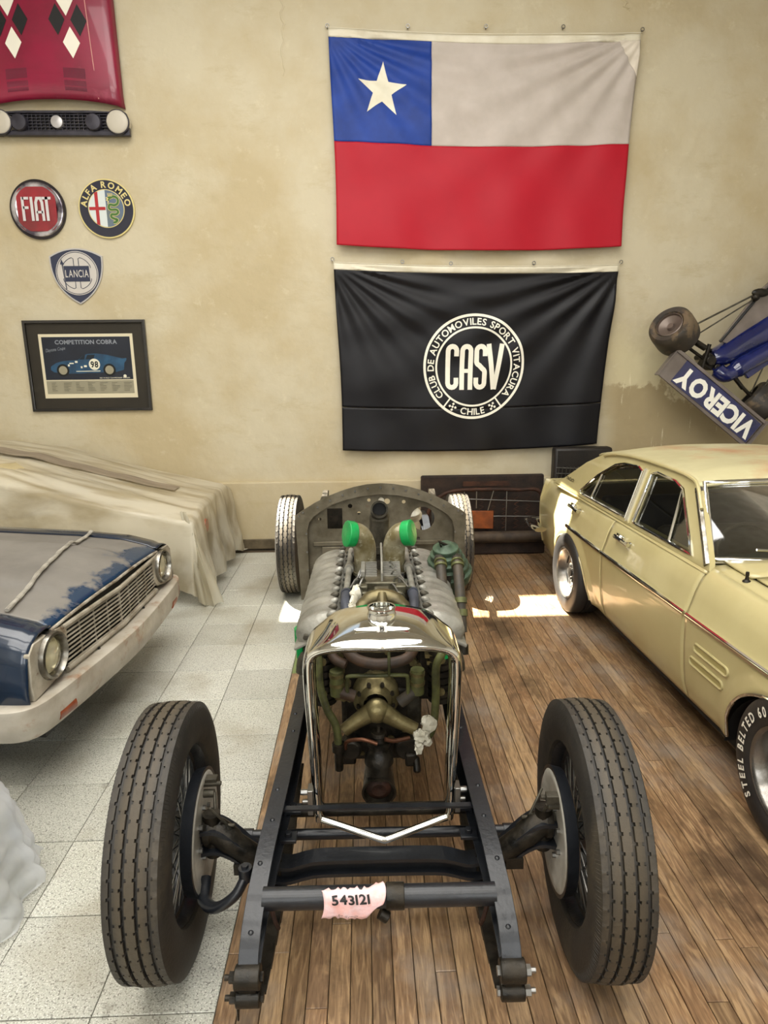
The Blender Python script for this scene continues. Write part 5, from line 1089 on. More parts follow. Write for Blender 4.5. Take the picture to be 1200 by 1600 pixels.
def side_panel(name, s_, y0, y1, n, parent=None, m=None):
    g = G(); g.grid(lambda u, v: sidept(s_, y0+(y1-y0)*(u if s_ > 0 else 1-u), v), n, 30)
    return g.build(name, m or ypaint, parent or yc, smooth=50, solid=0.012, off=-1.0)
gap = 0.006
for s_ in (-1, 1):
    fen = side_panel('front_fender', s_, -0.88, 1.03, 90)
    fd = side_panel('front_door', s_, 1.03+gap, 2.20, 30)
    rd_ = side_panel('rear_door', s_, 2.20+gap, 2.98, 40)
    qp = side_panel('rear_quarter', s_, 2.98+gap*0.6, 4.06, 60)
    if s_ < 0:
        for zc in (0.575, 0.485):   # recessed slots behind the front wheel
            x_ = lambda y, z: -(hw(y)-inset(z))
            ys = 0.62 if zc > 0.5 else 0.66
            g = G(); lp = rrect(ys, zc-0.022, ys+0.30, zc+0.022, 0.02, 4)
            g.tube([(x_(y, z)-0.003, y, z) for y, z in lp], 0.006, 6, closed=True); g.build('louvre_edge', ypaint, fen)
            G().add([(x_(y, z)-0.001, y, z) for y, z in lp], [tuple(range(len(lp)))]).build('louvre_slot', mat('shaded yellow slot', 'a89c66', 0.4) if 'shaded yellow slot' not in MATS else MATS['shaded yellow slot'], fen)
    # belt moulding, one strip on each panel
    for nm_, a, b, par in (('belt_moulding', -0.8, 1.02, fen), ('belt_moulding', 1.045, 2.195, fd), ('belt_moulding', 2.215, 3.0, rd_)):
        p = [Vector((s_*(hw(a+(b-a)*i/16)+0.004), a+(b-a)*i/16, 0.715-0.006*abs(a+(b-a)*i/16))) for i in range(17)]
        G().tube(p, 0.015, 8, sx=0.7, sy=1.0).build(nm_, chrome, par)
    for c, par in ((0.16, fen), (2.93, qp)):
        a_ = 0.47 if c < 1 else 0.45; p = []
        for i in range(41):
            y = c-a_*0.999+2*a_*0.999*i/40; p.append(sidept(s_, y, 0.0)+Vector((s_*0.0, 0, 0.0)))
        G().tube(p, 0.009, 8).build('wheel_arch_lip', chrome if c < 1 else ypaint, par)
        G().grid(lambda u, v: Vector((s_*(0.62+0.27*v), c+(a_+0.02)*cos(pi*u), 0.2+0.42*sin(pi*u))), 24, 2).box((s_*0.6, c, 0.5), (0.02, 1.0, 0.6)).build('wheel_well', ydark, yc)
    # door handles and locks
    for y, par in ((1.95, fd), (2.92, rd_)):
        z = 0.865; x = s_*(hw(y)-inset(z)); g = G(); g.cyl((x, y+0.06, z), (x+s_*0.035, y+0.06, z), 0.016, n=12); g.box((x+s_*0.004, y+0.05, z+0.0), (0.012, 0.11, 0.035)); g.cyl((x, y-0.10, z-0.004), (x+s_*0.03, y-0.10, z-0.004), 0.012, n=12)
        g.tube([(x+s_*0.03, y+0.085, z), (x+s_*0.036, y+0.04, z+0.002), (x+s_*0.036, y-0.08, z-0.002), (x+s_*0.028, y-0.12, z-0.006)], [0.016, 0.013, 0.013, 0.017], 8)
        g.build('door_handle', chrome, par)
        G().cyl((x, y+0.02, z-0.055), (x+s_*0.008, y+0.02, z-0.056), 0.011).build('door_lock', chrome, par)
    G().tube([(s_*0.80, -0.1, 0.19), (s_*0.815, 0.9, 0.19), (s_*0.82, 2.1, 0.19), (s_*0.80, 2.4, 0.20)], 0.045, 4, sy=0.7, sx=0.8).build('sill', ydark, yc)
# hood, cowl, front
def sh(y): z = topz(y); return hw(y)-0.125, z
def hood(u, v, y0=-0.86, y1=0.80):
    y = y0+(y1-y0)*u; xe, ze = sh(y); xe -= 0.085; t = 2*v-1
    yy = y-0.10*(1-t*t)*u-0.0
    z = ze+0.014+0.045*(1-t*t)-0.10*max(0, (-0.45-y))**1.5+0.012*math.exp(-((abs(t)-0.42)/0.05)**2)
    return Vector((xe*t, yy, z))
G().grid(hood, 30, 40).build('bonnet', ypaint, yc, smooth=50, solid=0.01, off=-1.0)
for s_ in (-1, 1):
    def ftop(u, v):
        y = -0.88+(1.03+0.88)*u; xe, ze = sh(y); x = xe-0.08*v; return Vector((s_*x, y, ze+0.014*v+0.006*sin(pi*v)))
    G().grid(ftop if s_ > 0 else (lambda u, v: ftop(1-u, v)), 24, 5).build('fender_top', ypaint, yc, smooth=60, solid=0.008, off=-1.0)
def cowl(u, v):
    t = 2*v-1; xe, ze = sh(0.9); y0 = 0.81-0.10*(1-t*t); y1 = 1.04-0.16*(1-t*t); y = y0+(y1-y0)*u
    return Vector((t*(xe-0.06), y, ze+0.016+0.046*(1-t*t)+0.012*u))
G().grid(cowl, 4, 30).build('cowl', ypaint, yc, smooth=50, solid=0.01, off=-1.0)
G().box((0, -0.86, 0.62), (1.66, 0.05, 0.42)).build('front_grille', black, yc, bevel=0.01)
G().tube([(-0.93, -0.6, 0.45), (-0.9, -0.92, 0.45), (0, -1.0, 0.45), (0.9, -0.92, 0.45), (0.93, -0.6, 0.45)], 0.07, 10, sx=.5).build('front_bumper', chrome, yc)
g = G(); g.lathe([(0, 0.02), (0.006, 0.018), (0.012, 0.01), (0.03, 0.007), (0.034, 0.009), (0.05, 0.008), (0.052, 0)], 16, c=(-0.775, 0.80, 0.965), axis=(0, 0, 1)); g.build('aerial_mount', blackmetal, yc)
# rear deck and tail
def deck(u, v):
    y = 3.42+0.62*u; t = 2*v-1; xe, ze = sh(y); return Vector((t*(xe+0.02), y, ze+0.03*(1-t*t)-0.02*u**4))
G().grid(deck, 10, 24).build('boot_lid', ypaint, yc, smooth=50, solid=0.01, off=-1.0)
def tail(u, v):
    t = 2*v-1; z = 0.28+0.62*u; return Vector((t*(0.83-inset(z)*0.6), 4.06+0.05*sin(pi*u)-0.04*t*t, z))
G().grid(tail, 10, 24).build('tail_panel', ypaint, yc, smooth=50, solid=0.01)
for s_ in (-1, 1):
    G().lathe([(-0.05, 0.0), (-0.05, 0.085), (0.03, 0.085), (0.045, 0.075), (0.05, 0.0)], 24, c=(s_*0.70, 4.07, 0.72), axis=(0, 1, 0)).build('tail_lamp', mat('tail lamp', 'c9b98a', 0.2) if 'tail lamp' not in MATS else MATS['tail lamp'], yc)
g = G(); g.tube(smoothpath([(-0.915, 3.72, 0.47), (-0.925, 3.85, 0.47), (-0.90, 4.08, 0.47), (-0.82, 4.17, 0.47), (0, 4.21, 0.47), (0.82, 4.17, 0.47), (0.90, 4.08, 0.47), (0.925, 3.85, 0.47), (0.915, 3.72, 0.47)], 5), 0.062, 12, sx=1.0, sy=0.35, up=(0, 0, 1)); g.build('rear_bumper', chrome, yc)
# greenhouse: side frames with window openings
def gx(z): return 0.835-(z-0.955)*0.36
def gside(s_, loops, depth):
    g = G().poly(loops, None, depth); o = []
    for p in g.v: y, z = p[0], p[1]; o.append((s_*(gx(z)+p[2]), y, z))
    g.v = o
    if s_ > 0: g.f = [f[::-1] for f in g.f]
    g.f = [f[::-1] for f in g.f]; return g
rw = [(2.10, 0.975), (2.13, 1.285), (2.20, 1.305), (2.42, 1.295), (2.56, 1.265), (2.78, 1.15), (2.99, 0.99), (2.96, 0.975)]
fwn = [(1.22, 0.975), (1.98, 0.975), (2.0, 1.29), (1.93, 1.31), (1.68, 1.30), (1.57, 1.27)]
rw2 = dense(rw, 0.06); fw2 = dense(fwn, 0.06)
outer_ = [(1.02, 0.945), (1.05, 0.99), (1.40, 1.295), (1.52, 1.335), (1.75, 1.35), (2.2, 1.352), (2.6, 1.335), (2.85, 1.30), (3.1, 1.20), (3.42, 1.02), (3.62, 0.945)]
for s_ in (-1, 1):
    gs = gside(s_, [dense(outer_, 0.08), rw2, fw2], 0.03).build('pillar_frame', ypaint, yc, smooth=30)
    for nm_, lp in (('rear_window_trim', rw2), ('front_window_trim', fw2)):
        G().tube([(s_*(gx(z)+0.002), y, z) for y, z in lp], 0.010, 8, closed=True).build(nm_, chrome, gs)
    for nm_, lp in (('rear_side_glass', rw), ('front_side_glass', fwn)):
        g = gside(s_, [lp], 0); g.v = [(p[0]-s_*0.018, p[1], p[2]) for p in g.v]; g.build(nm_, dglass, gs, smooth=0)
    for y0, z0, y1, z1 in ((1.50, 0.975, 1.60, 1.285), (2.76, 0.975, 2.74, 1.165)):
        G().cyl((s_*(gx(z0)-0.008), y0, z0), (s_*(gx(z1)-0.008), y1, z1), 0.009, n=8).build('vent_bar', chrome, gs)
    for ya in (2.015, 2.065): G().tube([(s_*(gx(0.96)+0.006), ya, 0.96), (s_*(gx(1.31)+0.006), ya+0.03, 1.31)], 0.009, 6).build('pillar_moulding', chrome if ya > 2.04 else ypaint, gs)
    G().tube(smoothpath([(s_*(gx(z)+0.012), y, z) for y, z in ((1.30, 1.215), (1.42, 1.312), (1.52, 1.348), (1.8, 1.362), (2.3, 1.358), (2.60, 1.336), (2.72, 1.318), (2.80, 1.300))], 5), 0.011, 8).build('drip_rail', chrome if s_ > 5 else ypaint, gs)
    g = G(); z_ = 1.03
    ribbon(g, [(3.18, 0.0), (3.22, 0.012), (3.25, 0.0), (3.28, 0.014), (3.31, 0.0), (3.34, 0.01), (3.37, 0.004)], 0.006)
    ribbon(g, [(3.18, -0.006), (3.37, -0.006)], 0.004)
    g.v = [(s_*(gx(z_+p[1])+0.006), p[0], z_+p[1]) for p in g.v]; g.build('script_badge', blackmetal, gs, smooth=0)
    G().grid(lambda u, v: Vector((s_*(gx(0.955)+0.0+(0.02 if v > .5 else -0.10)*1.0*(1 if v > .5 else 1)), 1.02+2.6*u, 0.955-0.02*(v > .5)+0.0)), 10, 1).build('sill_ledge', ypaint, gs)
# roof
def oz(y):
    for (a, p), (b, q) in zip(outer_, outer_[1:]):
        if y <= b: return p+(q-p)*(y-a)/(b-a)
    return outer_[-1][1]
def roof(u, v):
    t = 2*v-1; y = 1.44+1.46*u-0.10*(1-t*t)*(1-u)**2*1.0+0.05*(1-t*t)*u*u
    ze = (oz(1.44+1.46*u) if u > 0.45 else 1.352)+0.002-0.05*max(0, (0.12-u)/0.12)**1.5; cr = 0.055*(1-abs(t)**2.6)
    return Vector((t*(gx(ze)+0.004), y, ze+cr*(1-0.75*max(0, (u-0.7)/0.3)**2)))
G().grid(roof, 40, 40).build('roof', yroof, yc, smooth=60, solid=0.012, off=-1.0)
# windscreen
def ws(u, v, inset_=0.0):
    t = (2*v-1); zb, zt = 0.985, 1.325; z = zb+(zt-zb)*u
    y = 1.10+0.36*u-0.20*(1-t*t)*(1-0.45*u); x = t*(gx(z)-0.035); z2 = z+0.03*(1-t*t)*(1)
    return Vector((x, y+inset_, z2))
wsg = G().grid(ws, 8, 24).build('windscreen', dglass, yc, smooth=60)
edge = [ws(0, i/24) for i in range(25)]+[ws(i/8, 1) for i in range(1, 9)]+[ws(1, 1-i/24) for i in range(1, 25)]+[ws(1-i/8, 0) for i in range(1, 8)]
G().tube([p+Vector((0, -0.01, 0.004)) for p in edge], 0.017, 10, closed=True, sy=1.0).build('windscreen_trim', chrome, yc)
G().tube([p+Vector((0, -0.004, -0.022 if k < 25 else 0.0)) for k, p in enumerate(edge[:25])], 0.022, 8, sx=0.6).build('cowl_trim', chrome, yc)
for s_ in (-1, 1):
    G().tube([(s_*(gx(z)-0.01), y, z) for y, z in ((1.06, 0.965), (1.12, 1.02), (1.44, 1.30))], 0.024, 8).build('pillar_cover', chrome_old, yc)
G().tube([(-0.62, 0.985, 1.068), (-0.35, 0.93, 1.063), (-0.12, 0.92, 1.055)], 0.0065, 6).cyl((-0.2, 0.90, 1.04), (-0.2, 0.93, 1.06), 0.012).build('wiper', chrome, yc)
def bl(u, v):
    t = 2*v-1; z = 0.97+0.31*u; return Vector((t*(gx(z)-0.05), 3.46-0.50*u+0.07*(1-t*t), z))
G().grid(bl, 6, 16).build('rear_window', dglass, yc, smooth=60)
# interior
G().box((0, 1.9, 0.30), (1.6, 2.7, 0.16)).build('cabin_floor', ydark, yc)
for y, h in ((1.75, 0.93), (2.72, 0.94)):
    g = G(); g.box((0, y+0.12, 0.72), (1.36, 0.16, 0.5), rx=-0.2); g.box((0, y-0.2, 0.45), (1.36, 0.52, 0.2)); g.build('bench_seat', trimm, yc, bevel=0.05)
G().box((0, 1.18, 0.86), (1.48, 0.28, 0.20)).build('dashboard', mat('dashboard green black', '22261f', 0.6), yc, bevel=0.05)
G().tube([(-0.36+0.19*cos(a), 1.45+0.06*sin(a)+0.0, 0.90+0.17*sin(a)) for a in [2*pi*i/28 for i in range(28)]], 0.011, 8, closed=True).tube([(-0.55, 1.45, 0.9), (-0.36, 1.42, 0.87), (-0.17, 1.45, 0.9)], 0.01, 8).cyl((-0.36, 1.42, 0.87), (-0.36, 1.2, 0.80), 0.025).build('steering_wheel', trimm, yc)
# wheels
def road_wheel(s_, y, R=0.335, W=0.21, xo=0.875, lettered=True, parent=None, rimm=None):
    c = Vector((s_*(xo-W/2), y, R)); par = parent or yc
    prof = [(-W*0.40, R*0.60), (-W*0.47, R*0.66), (-W/2, R*0.80), (-W*0.48, R*0.92), (-W*0.42, R*0.975), (-W*0.3, R*0.995), (-W*0.12, R), (-W*.11, R*.97), (-W*.09, R*.97), (-W*.08, R), (W*.08, R), (W*.09, R*.97), (W*.11, R*.97), (W*.12, R), (W*0.3, R*0.995), (W*0.42, R*0.975), (W*0.48, R*0.92), (W/2, R*0.80), (W*0.47, R*0.66), (W*0.40, R*0.60)]
    t = G().lathe(prof, 64, c=c, axis=(s_, 0, 0)).build('tyre', rubber_new, par)
    rm = rimm or mat('brushed wheel', '9d9a94', 0.25, 0.85, col2='5f5b55', ns=6, bump=0.1) if 'brushed wheel' not in MATS else MATS['brushed wheel']
    o = G().lathe([(W*0.43, R*0.64), (W*0.47, R*0.625), (W*0.46, R*0.60), (W*0.40, R*0.57), (W*0.20, R*0.53), (W*0.08, R*0.50), (W*0.06, R*0.44), (W*0.16, R*0.36), (W*0.2, R*0.26), (W*0.13, R*0.2), (W*0.13, R*0.13), (W*0.3, R*0.12), (W*0.32, 0)], 56, c=c, axis=(s_, 0, 0)).build('wheel_rim', rm, t)
    for k in range(5):
        a = 2*pi*k/5+0.3; x = c.x+s_*W*0.19; g = G(); lp = [(0.03*cos(b), 0.05*sin(b)) for b in [2*pi*i/16 for i in range(16)]]
        M = Matrix.Translation((c.x+s_*W*0.155, c.y, c.z)) @ Matrix.Rotation(a, 4, 'X') @ Matrix.Translation((0, 0, R*0.40)) @ Matrix.Rotation(s_*pi/2, 4, 'Y')
        g.add([(p[0]*0.6, p[1], 0.012) for p in lp], [tuple(range(16))], M); g.build('wheel_slot', black, o, smooth=0)
        G().cyl((c.x+s_*W*0.13, y+0.057*cos(a+.6), R+0.057*sin(a+.6)), (c.x+s_*W*0.26, y+0.057*cos(a+.6), R+0.057*sin(a+.6)), 0.011, n=6).build('wheel_nut', bolt, o)
    if lettered and s_ < 0:
        g = G(); M = Matrix(((0, 0, -1, c.x-W*0.5-0.0025), (-1, 0, 0, c.y), (0, 1, 0, c.z), (0, 0, 0, 1)))
        # local x points to the front of the car, seen from outside
        arctext(g, 'STEEL BELTED 60', 0.042, R*0.735, radians(232), radians(118), M, bold=0.03, cond=0.8)
        g.v = [(p[0]+0.004*0, p[1], p[2]) for p in g.v]
        g.build('tyre_lettering', white, t, smooth=0)
    return t
road_wheel(-1, 0.16, xo=0.955); road_wheel(1, 0.16, xo=0.955)
road_wheel(-1, 2.88, R=0.33, xo=0.965, W=0.24, lettered=False); road_wheel(1, 2.88, R=0.33, xo=0.965, W=0.24, lettered=False)
G().cyl((-0.75, 0.16, 0.33), (0.75, 0.16, 0.33), 0.05).build('front_axle', ydark, yc); G().cyl((-0.75, 2.88, 0.32), (0.75, 2.88, 0.32), 0.06).build('rear_axle', ydark, yc)
# ------------------------------------------------------------------ dusty blue saloon on the left (local: x forward, y across)
bc = tag(empty('blue_saloon', (-1.48, 3.645, 0), radians(-4.5)), 'dusty dark blue old saloon with pale grille and rust-stained white bumper on the tiled floor', 'car')
dust = mat('dusty blue bonnet', '837f78', 0.62, 0, col2='73706b', ns=3, col3='1d3d60', ns3=1.6, t3=(0.60, 0.66), bump=0.1)
bluep = mat('dark blue paint', '0a1526', 0.25, 0, col2='0e2236', ns=2.2, coat=0.5, col3='4a4e52', ns3=3.4, t3=(0.62, 0.75))
def bonnet_mat():
    m = mat('dusty bonnet paint', '7a766f', 0.6, 0, col2='6a6660', ns=3, bump=0.08); nt = m.node_tree; N = nt.nodes; Lk = nt.links; b = N['Principled BSDF']
    src = b.inputs['Base Color'].links[0].from_socket; tc = N.new('ShaderNodeTexCoord'); sp = N.new('ShaderNodeSeparateXYZ'); Lk.new(tc.outputs['Object'], sp.inputs[0])
    n = N.new('ShaderNodeTexNoise'); n.inputs['Scale'].default_value = 3.5; n.inputs['Detail'].default_value = 8; n.inputs['Roughness'].default_value = 0.6; Lk.new(tc.outputs['Object'], n.inputs['Vector'])
    ma = N.new('ShaderNodeMath'); ma.operation = 'MULTIPLY_ADD'; ma.inputs[1].default_value = 0.75; Lk.new(n.outputs['Fac'], ma.inputs[0]); Lk.new(sp.outputs['X'], ma.inputs[2])
    r = N.new('ShaderNodeMapRange'); r.inputs['From Min'].default_value = 0.29; r.inputs['From Max'].default_value = 0.34; Lk.new(ma.outputs[0], r.inputs['Value'])
    x = N.new('ShaderNodeMix'); x.data_type = 'RGBA'; Lk.new(r.outputs['Result'], x.inputs['Factor']); Lk.new(src, x.inputs['A']); x.inputs['B'].default_value = srgb('12304c'); Lk.new(x.outputs['Result'], b.inputs['Base Color'])
    r2 = N.new('ShaderNodeMapRange'); r2.inputs['From Min'].default_value = 0; r2.inputs['To Min'].default_value = 0.62; r2.inputs['To Max'].default_value = 0.25; Lk.new(r.outputs['Result'], r2.inputs['Value']); Lk.new(r2.outputs['Result'], b.inputs['Roughness'])
    return m
bonm = bonnet_mat()
palem = mat('pale painted metal', 'b7b0a0', 0.4, 0.2, col2='8f8674', ns=9, col3='6a4c34', ns3=14, t3=(0.62, 0.7))
bumpm = mat('rust stained white', 'b8b2a5', 0.38, 0.1, col2='9f9686', ns=6, col3='8a5f40', ns3=5, t3=(0.55, 0.70), bump=0.05)
def bz(x): return 0.935-0.045*max(0, (x+1.5))/1.0-0.04*max(0, x+0.55)-0.16*max(0, x+0.22)**1.0-0.5*max(0, x+0.06)**1.2
def prow(y): return 0.03*(1-abs(y)/0.72)
def bh(u, v):
    t = 2*v-1; y = 0.665*t; x = -1.42+(1.42+prow(y))*u; k = abs(y)
    z = bz(x-prow(y)*u)+0.028*(1-t*t)
    z += 0.028*(1/(1+math.exp((k-0.36)/0.012)))*min(1, max(0, (-0.05-x)/0.35))
    return Vector((x, y, z))
G().grid(bh, 60, 60).build('bonnet', bonm, bc, smooth=50, solid=0.008, off=-1.0)
G().tube([Vector((prow(0.665*t)+0.002, 0.665*t, bh(1, (t+1)/2).z-0.012)) for t in [i/12-1 for i in range(25)]], 0.009, 8).build('bonnet_lip', mat('worn edge', '6b5c48', 0.6, 0.2, col2='b9b3a4', ns=14) , bc)
def barch(x): 
    t = (x+0.80)/0.44
    return (0.38 if x > -0.37 else 0.22)+((0.26 if x > -0.8 else 0.42)*(1-abs(t)**2.4)**0.5 if abs(t) < 1 else 0)
FP = [(0.672, 0.004), (0.72, 0.012), (0.78, 0.008), (0.835, -0.015), (0.872, -0.05), (0.895, -0.10), (0.905, -0.17)]
for s_ in (-1, 1):
    def fd_(u, v):
        x = -2.0+2.01*u; z0 = bz(min(x, -0.02)); low = barch(x); n = len(FP)-1; w_ = 1-0.02*max(0, x+0.5)
        if v < 0.5:
            k = v*2*n; i = min(n-1, int(k)); f_ = k-i; y = FP[i][0]+(FP[i+1][0]-FP[i][0])*f_; z = z0+FP[i][1]+(FP[i+1][1]-FP[i][1])*f_
        else:
            f_ = (v-0.5)*2; zt = z0-0.17; z = zt+(low-zt)*f_; y = 0.905+0.015*sin(pi*min(1, f_*1.2))-0.03*f_*f_
        return Vector((x, s_*y*w_, z))
    G().grid((lambda u, v: fd_(1-u, v)) if s_ < 0 else fd_, 60, 36).build('front_fender', bluep, bc, smooth=60, solid=0.008, off=-1.0)
    # headlamp bezel plate and lamp
    o_ = [(0.545, 0.765), (0.70, 0.785), (0.83, 0.785), (0.872, 0.745), (0.885, 0.60), (0.875, 0.52), (0.72, 0.535), (0.60, 0.56), (0.56, 0.60)]
    o_ = [(s_*a, b) for a, b in o_]
    if s_ < 0: o_ = o_[::-1]
    MB = Matrix(((0, 0, 1, 0.018), (1, 0, 0, 0), (0, 1, 0, 0), (0, 0, 0, 1)))
    bz_ = G().poly([o_, circle(0.098, 28, (s_*0.70, 0.67))], MB, 0.03).build('headlamp_bezel', palem, bc, bevel=0.004)
    c = (0.0, s_*0.70, 0.67)
    G().lathe([(-0.03, 0.115), (0.02, 0.118), (0.04, 0.113), (0.045, 0.102), (0.03, 0.094), (0.0, 0.09)], 36, c=c, axis=(1, 0, 0)).build('lamp_ring', chrome_old, bz_)
    G().lathe([(0.008, 0.092), (0.022, 0.075), (0.032, 0.045), (0.036, 0.0)], 32, c=c, axis=(1, 0, 0)).build('lamp_lens', mat('lens glass', 'dcd6bc', 0.12, 0, col2='c2b98c', ns=8, alpha=0.55, coat=0.6) if s_ < 0 else bpy.data.materials['lens glass'], bz_)
    G().lathe([(0.0, 0.09), (-0.03, 0.07), (-0.055, 0.03), (-0.06, 0.0)], 32, c=c, axis=(1, 0, 0)).build('lamp_reflector', mat('lamp reflector', 'e8dfb8', 0.15, 0.9) if s_ < 0 else MATS['lamp reflector'], bz_)
    G().lathe([(-0.08, 0.0), (-0.08, 0.1), (-0.02, 0.1)], 24, c=c, axis=(1, 0, 0)).build('lamp_bowl', black, bz_)
# grille
gx_ = lambda y: 0.012+0.03*(1-abs(y)/0.56)
g = G(); 
for z, r in ((0.762, 0.012), (0.538, 0.013), (0.515, 0.010)): g.tube([(gx_(y)+0.004-(0.012 if z < .52 else 0), y, z) for y in [-0.58+1.16*i/16 for i in range(17)]], r, 8)
gf = g.build('grille_frame', palem, bc); gf['kind'] = 'stuff'
G().box((-0.05, 0, 0.65), (0.02, 1.24, 0.27)).build('grille_shade', black, gf)
for i in range(9):
    z = 0.742-0.0235*i; G().tube([(gx_(y), y, z) for y in [-0.565+1.13*k/12 for k in range(13)]], 0.0052, 6, sx=1.0).build('grille_slat', palem, gf)
for i in range(7):
    y = -0.42+0.14*i; G().cyl((gx_(y)-0.006, y, 0.545), (gx_(y)-0.006, y, 0.755), 0.008 if i == 3 else 0.0045, n=6).build('grille_bar', palem, gf)
G().box((-0.03, 0, 0.40), (0.05, 1.6, 0.22)).build('front_valance', black, bc)
# bumper
path = smoothpath([(-0.13, -0.93, 0), (-0.05, -0.92, 0), (0.0, -0.88, 0), (0.025, -0.78, 0), (0.045, -0.6, 0), (0.075, -0.25, 0), (0.085, 0, 0), (0.075, 0.25, 0), (0.045, 0.6, 0), (0.025, 0.78, 0), (0.0, 0.90, 0), (-0.05, 0.95, 0), (-0.13, 0.96, 0)], 5)
sec = [(-0.075, 0.056), (0.03, 0.066), (0.046, 0.058), (0.05, 0.04), (0.045, 0.012), (0.05, 0.0), (0.045, -0.06), (0.03, -0.10), (0.012, -0.105), (0.028, -0.06), (0.034, 0.0), (0.03, 0.045), (-0.02, 0.05), (-0.075, 0.045)]
g = G(); k = len(sec)
for i, p in enumerate(path):
    d = (path[min(i+1, len(path)-1)]-path[max(i-1, 0)]).normalized(); o = Vector((d.y, -d.x, 0))
    for a, b in sec: q = p+o*a; g.v.append((q.x, q.y, 0.455+b))
g.f = [(i*k+j, (i+1)*k+j, (i+1)*k+(j+1) % k, i*k+(j+1) % k) for i in range(len(path)-1) for j in range(k)]+[tuple(range(k)), tuple((len(path)-1)*k+j for j in reversed(range(k)))]
bmp = g.build('front_bumper', bumpm, bc, smooth=50)
orange = mat('dirty orange lens', '9a4a2a', 0.3, 0, col2='6d3620', ns=12, coat=0.4)
for s_ in (-1, 1):
    G().tube([(0.080, s_*0.66, 0.40), (0.062, s_*0.78, 0.40)], 0.028, 10, sx=0.45).build('indicator_lens', orange, bmp)
    for yy in (0.30, 0.88): G().cyl((0.04 if yy < .5 else -0.03, s_*yy, 0.515), (0.04 if yy < .5 else -0.03, s_*yy, 0.526), 0.007).build('bumper_bolt', black, bmp)
# doors, cabin and wheels behind (mostly outside the frame)
for s_ in (-1, 1):
    G().grid((lambda u, v: Vector((-4.2+2.18*u, s_*(0.92-0.02*v*v-0.05*(1-v)**3), 0.22+0.70*(1-v) if s_ > 0 else 0.22+0.70*v))), 12, 8).build('body_side', bluep, bc, smooth=60, solid=0.008)
    road_wheel(s_, 0.0, R=0.32, xo=0.89, lettered=False, parent=bc).rotation_euler = (0, 0, 0)
for t_ in [o for o in bc.children if o.name.startswith('tyre')]:
    t_.rotation_euler = (0, 0, pi/2); t_.location = (-0.80, 0, 0)
G().grid(lambda u, v: Vector((-1.44-0.35*u, -0.86+1.72*v, 0.945+0.03*(1-(2*v-1)**2))), 4, 16).build('cowl', bluep, bc, smooth=60)
G().grid(lambda u, v: Vector((-1.75-0.45*u, (-0.72+1.44*v)*(1-0.12*u), 0.97+0.36*u)), 6, 12).build('windscreen', dglass, bc)
G().grid(lambda u, v: Vector((-2.18-1.5*u, -0.64+1.28*v, 1.34+0.05*(1-(2*v-1)**2)-0.03*abs(2*u-1)**3)), 12, 12).build('roof', dust, bc, solid=0.01)
for s_ in (-1, 1):
    for a_, b_ in (((-1.75, 0.74, 0.95), (-2.2, 0.64, 1.34)), ((-2.85, 0.82, 0.95), (-2.87, 0.66, 1.34)), ((-3.9, 0.80, 0.92), (-3.66, 0.64, 1.32))): G().cyl((a_[0], s_*a_[1], a_[2]), (b_[0], s_*b_[1], b_[2]), 0.03, n=8).build('roof_pillar', bluep, bc)
G().box((-3.0, 0, 0.56), (2.35, 1.74, 0.6)).build('cabin_tub', black, bc, bevel=0.05)
# crumpled strip lying on the bonnet
random.seed(14); p = []
import mathutils
Mbc = Matrix.Translation((-1.48, 3.645, 0)) @ Matrix.Rotation(radians(-4.5), 4, 'Z')
for i in range(15):
    t = i/14; y = -0.655+1.36*t; x = -0.20-0.26*t*1.0+0.004*sin(t*7)+random.uniform(-0.003, 0.003); u_ = (x+1.42)/(1.42+prow(y)) if abs(y) < .665 else 0.85
    z = (bh(min(1, max(0, u_)), (y/0.665+1)/2).z if abs(y) < 0.665 else bz(x)+0.012)+0.016+random.uniform(0, 0.004); p.append(Mbc @ Vector((x, y, z)))
sp_ = tag(G().tube(smoothpath(p, 3), [0.013+0.0015*sin(i*1.7) for i in range(43)], 8, sy=0.7).build('foil_strip', mat('dull grey strip', 'bdb9ae', 0.4, 0.3, col2='8f8a80', ns=20, bump=0.6, bs=30)), 'long crumpled grey strip lying across the dusty blue bonnet', 'strip')
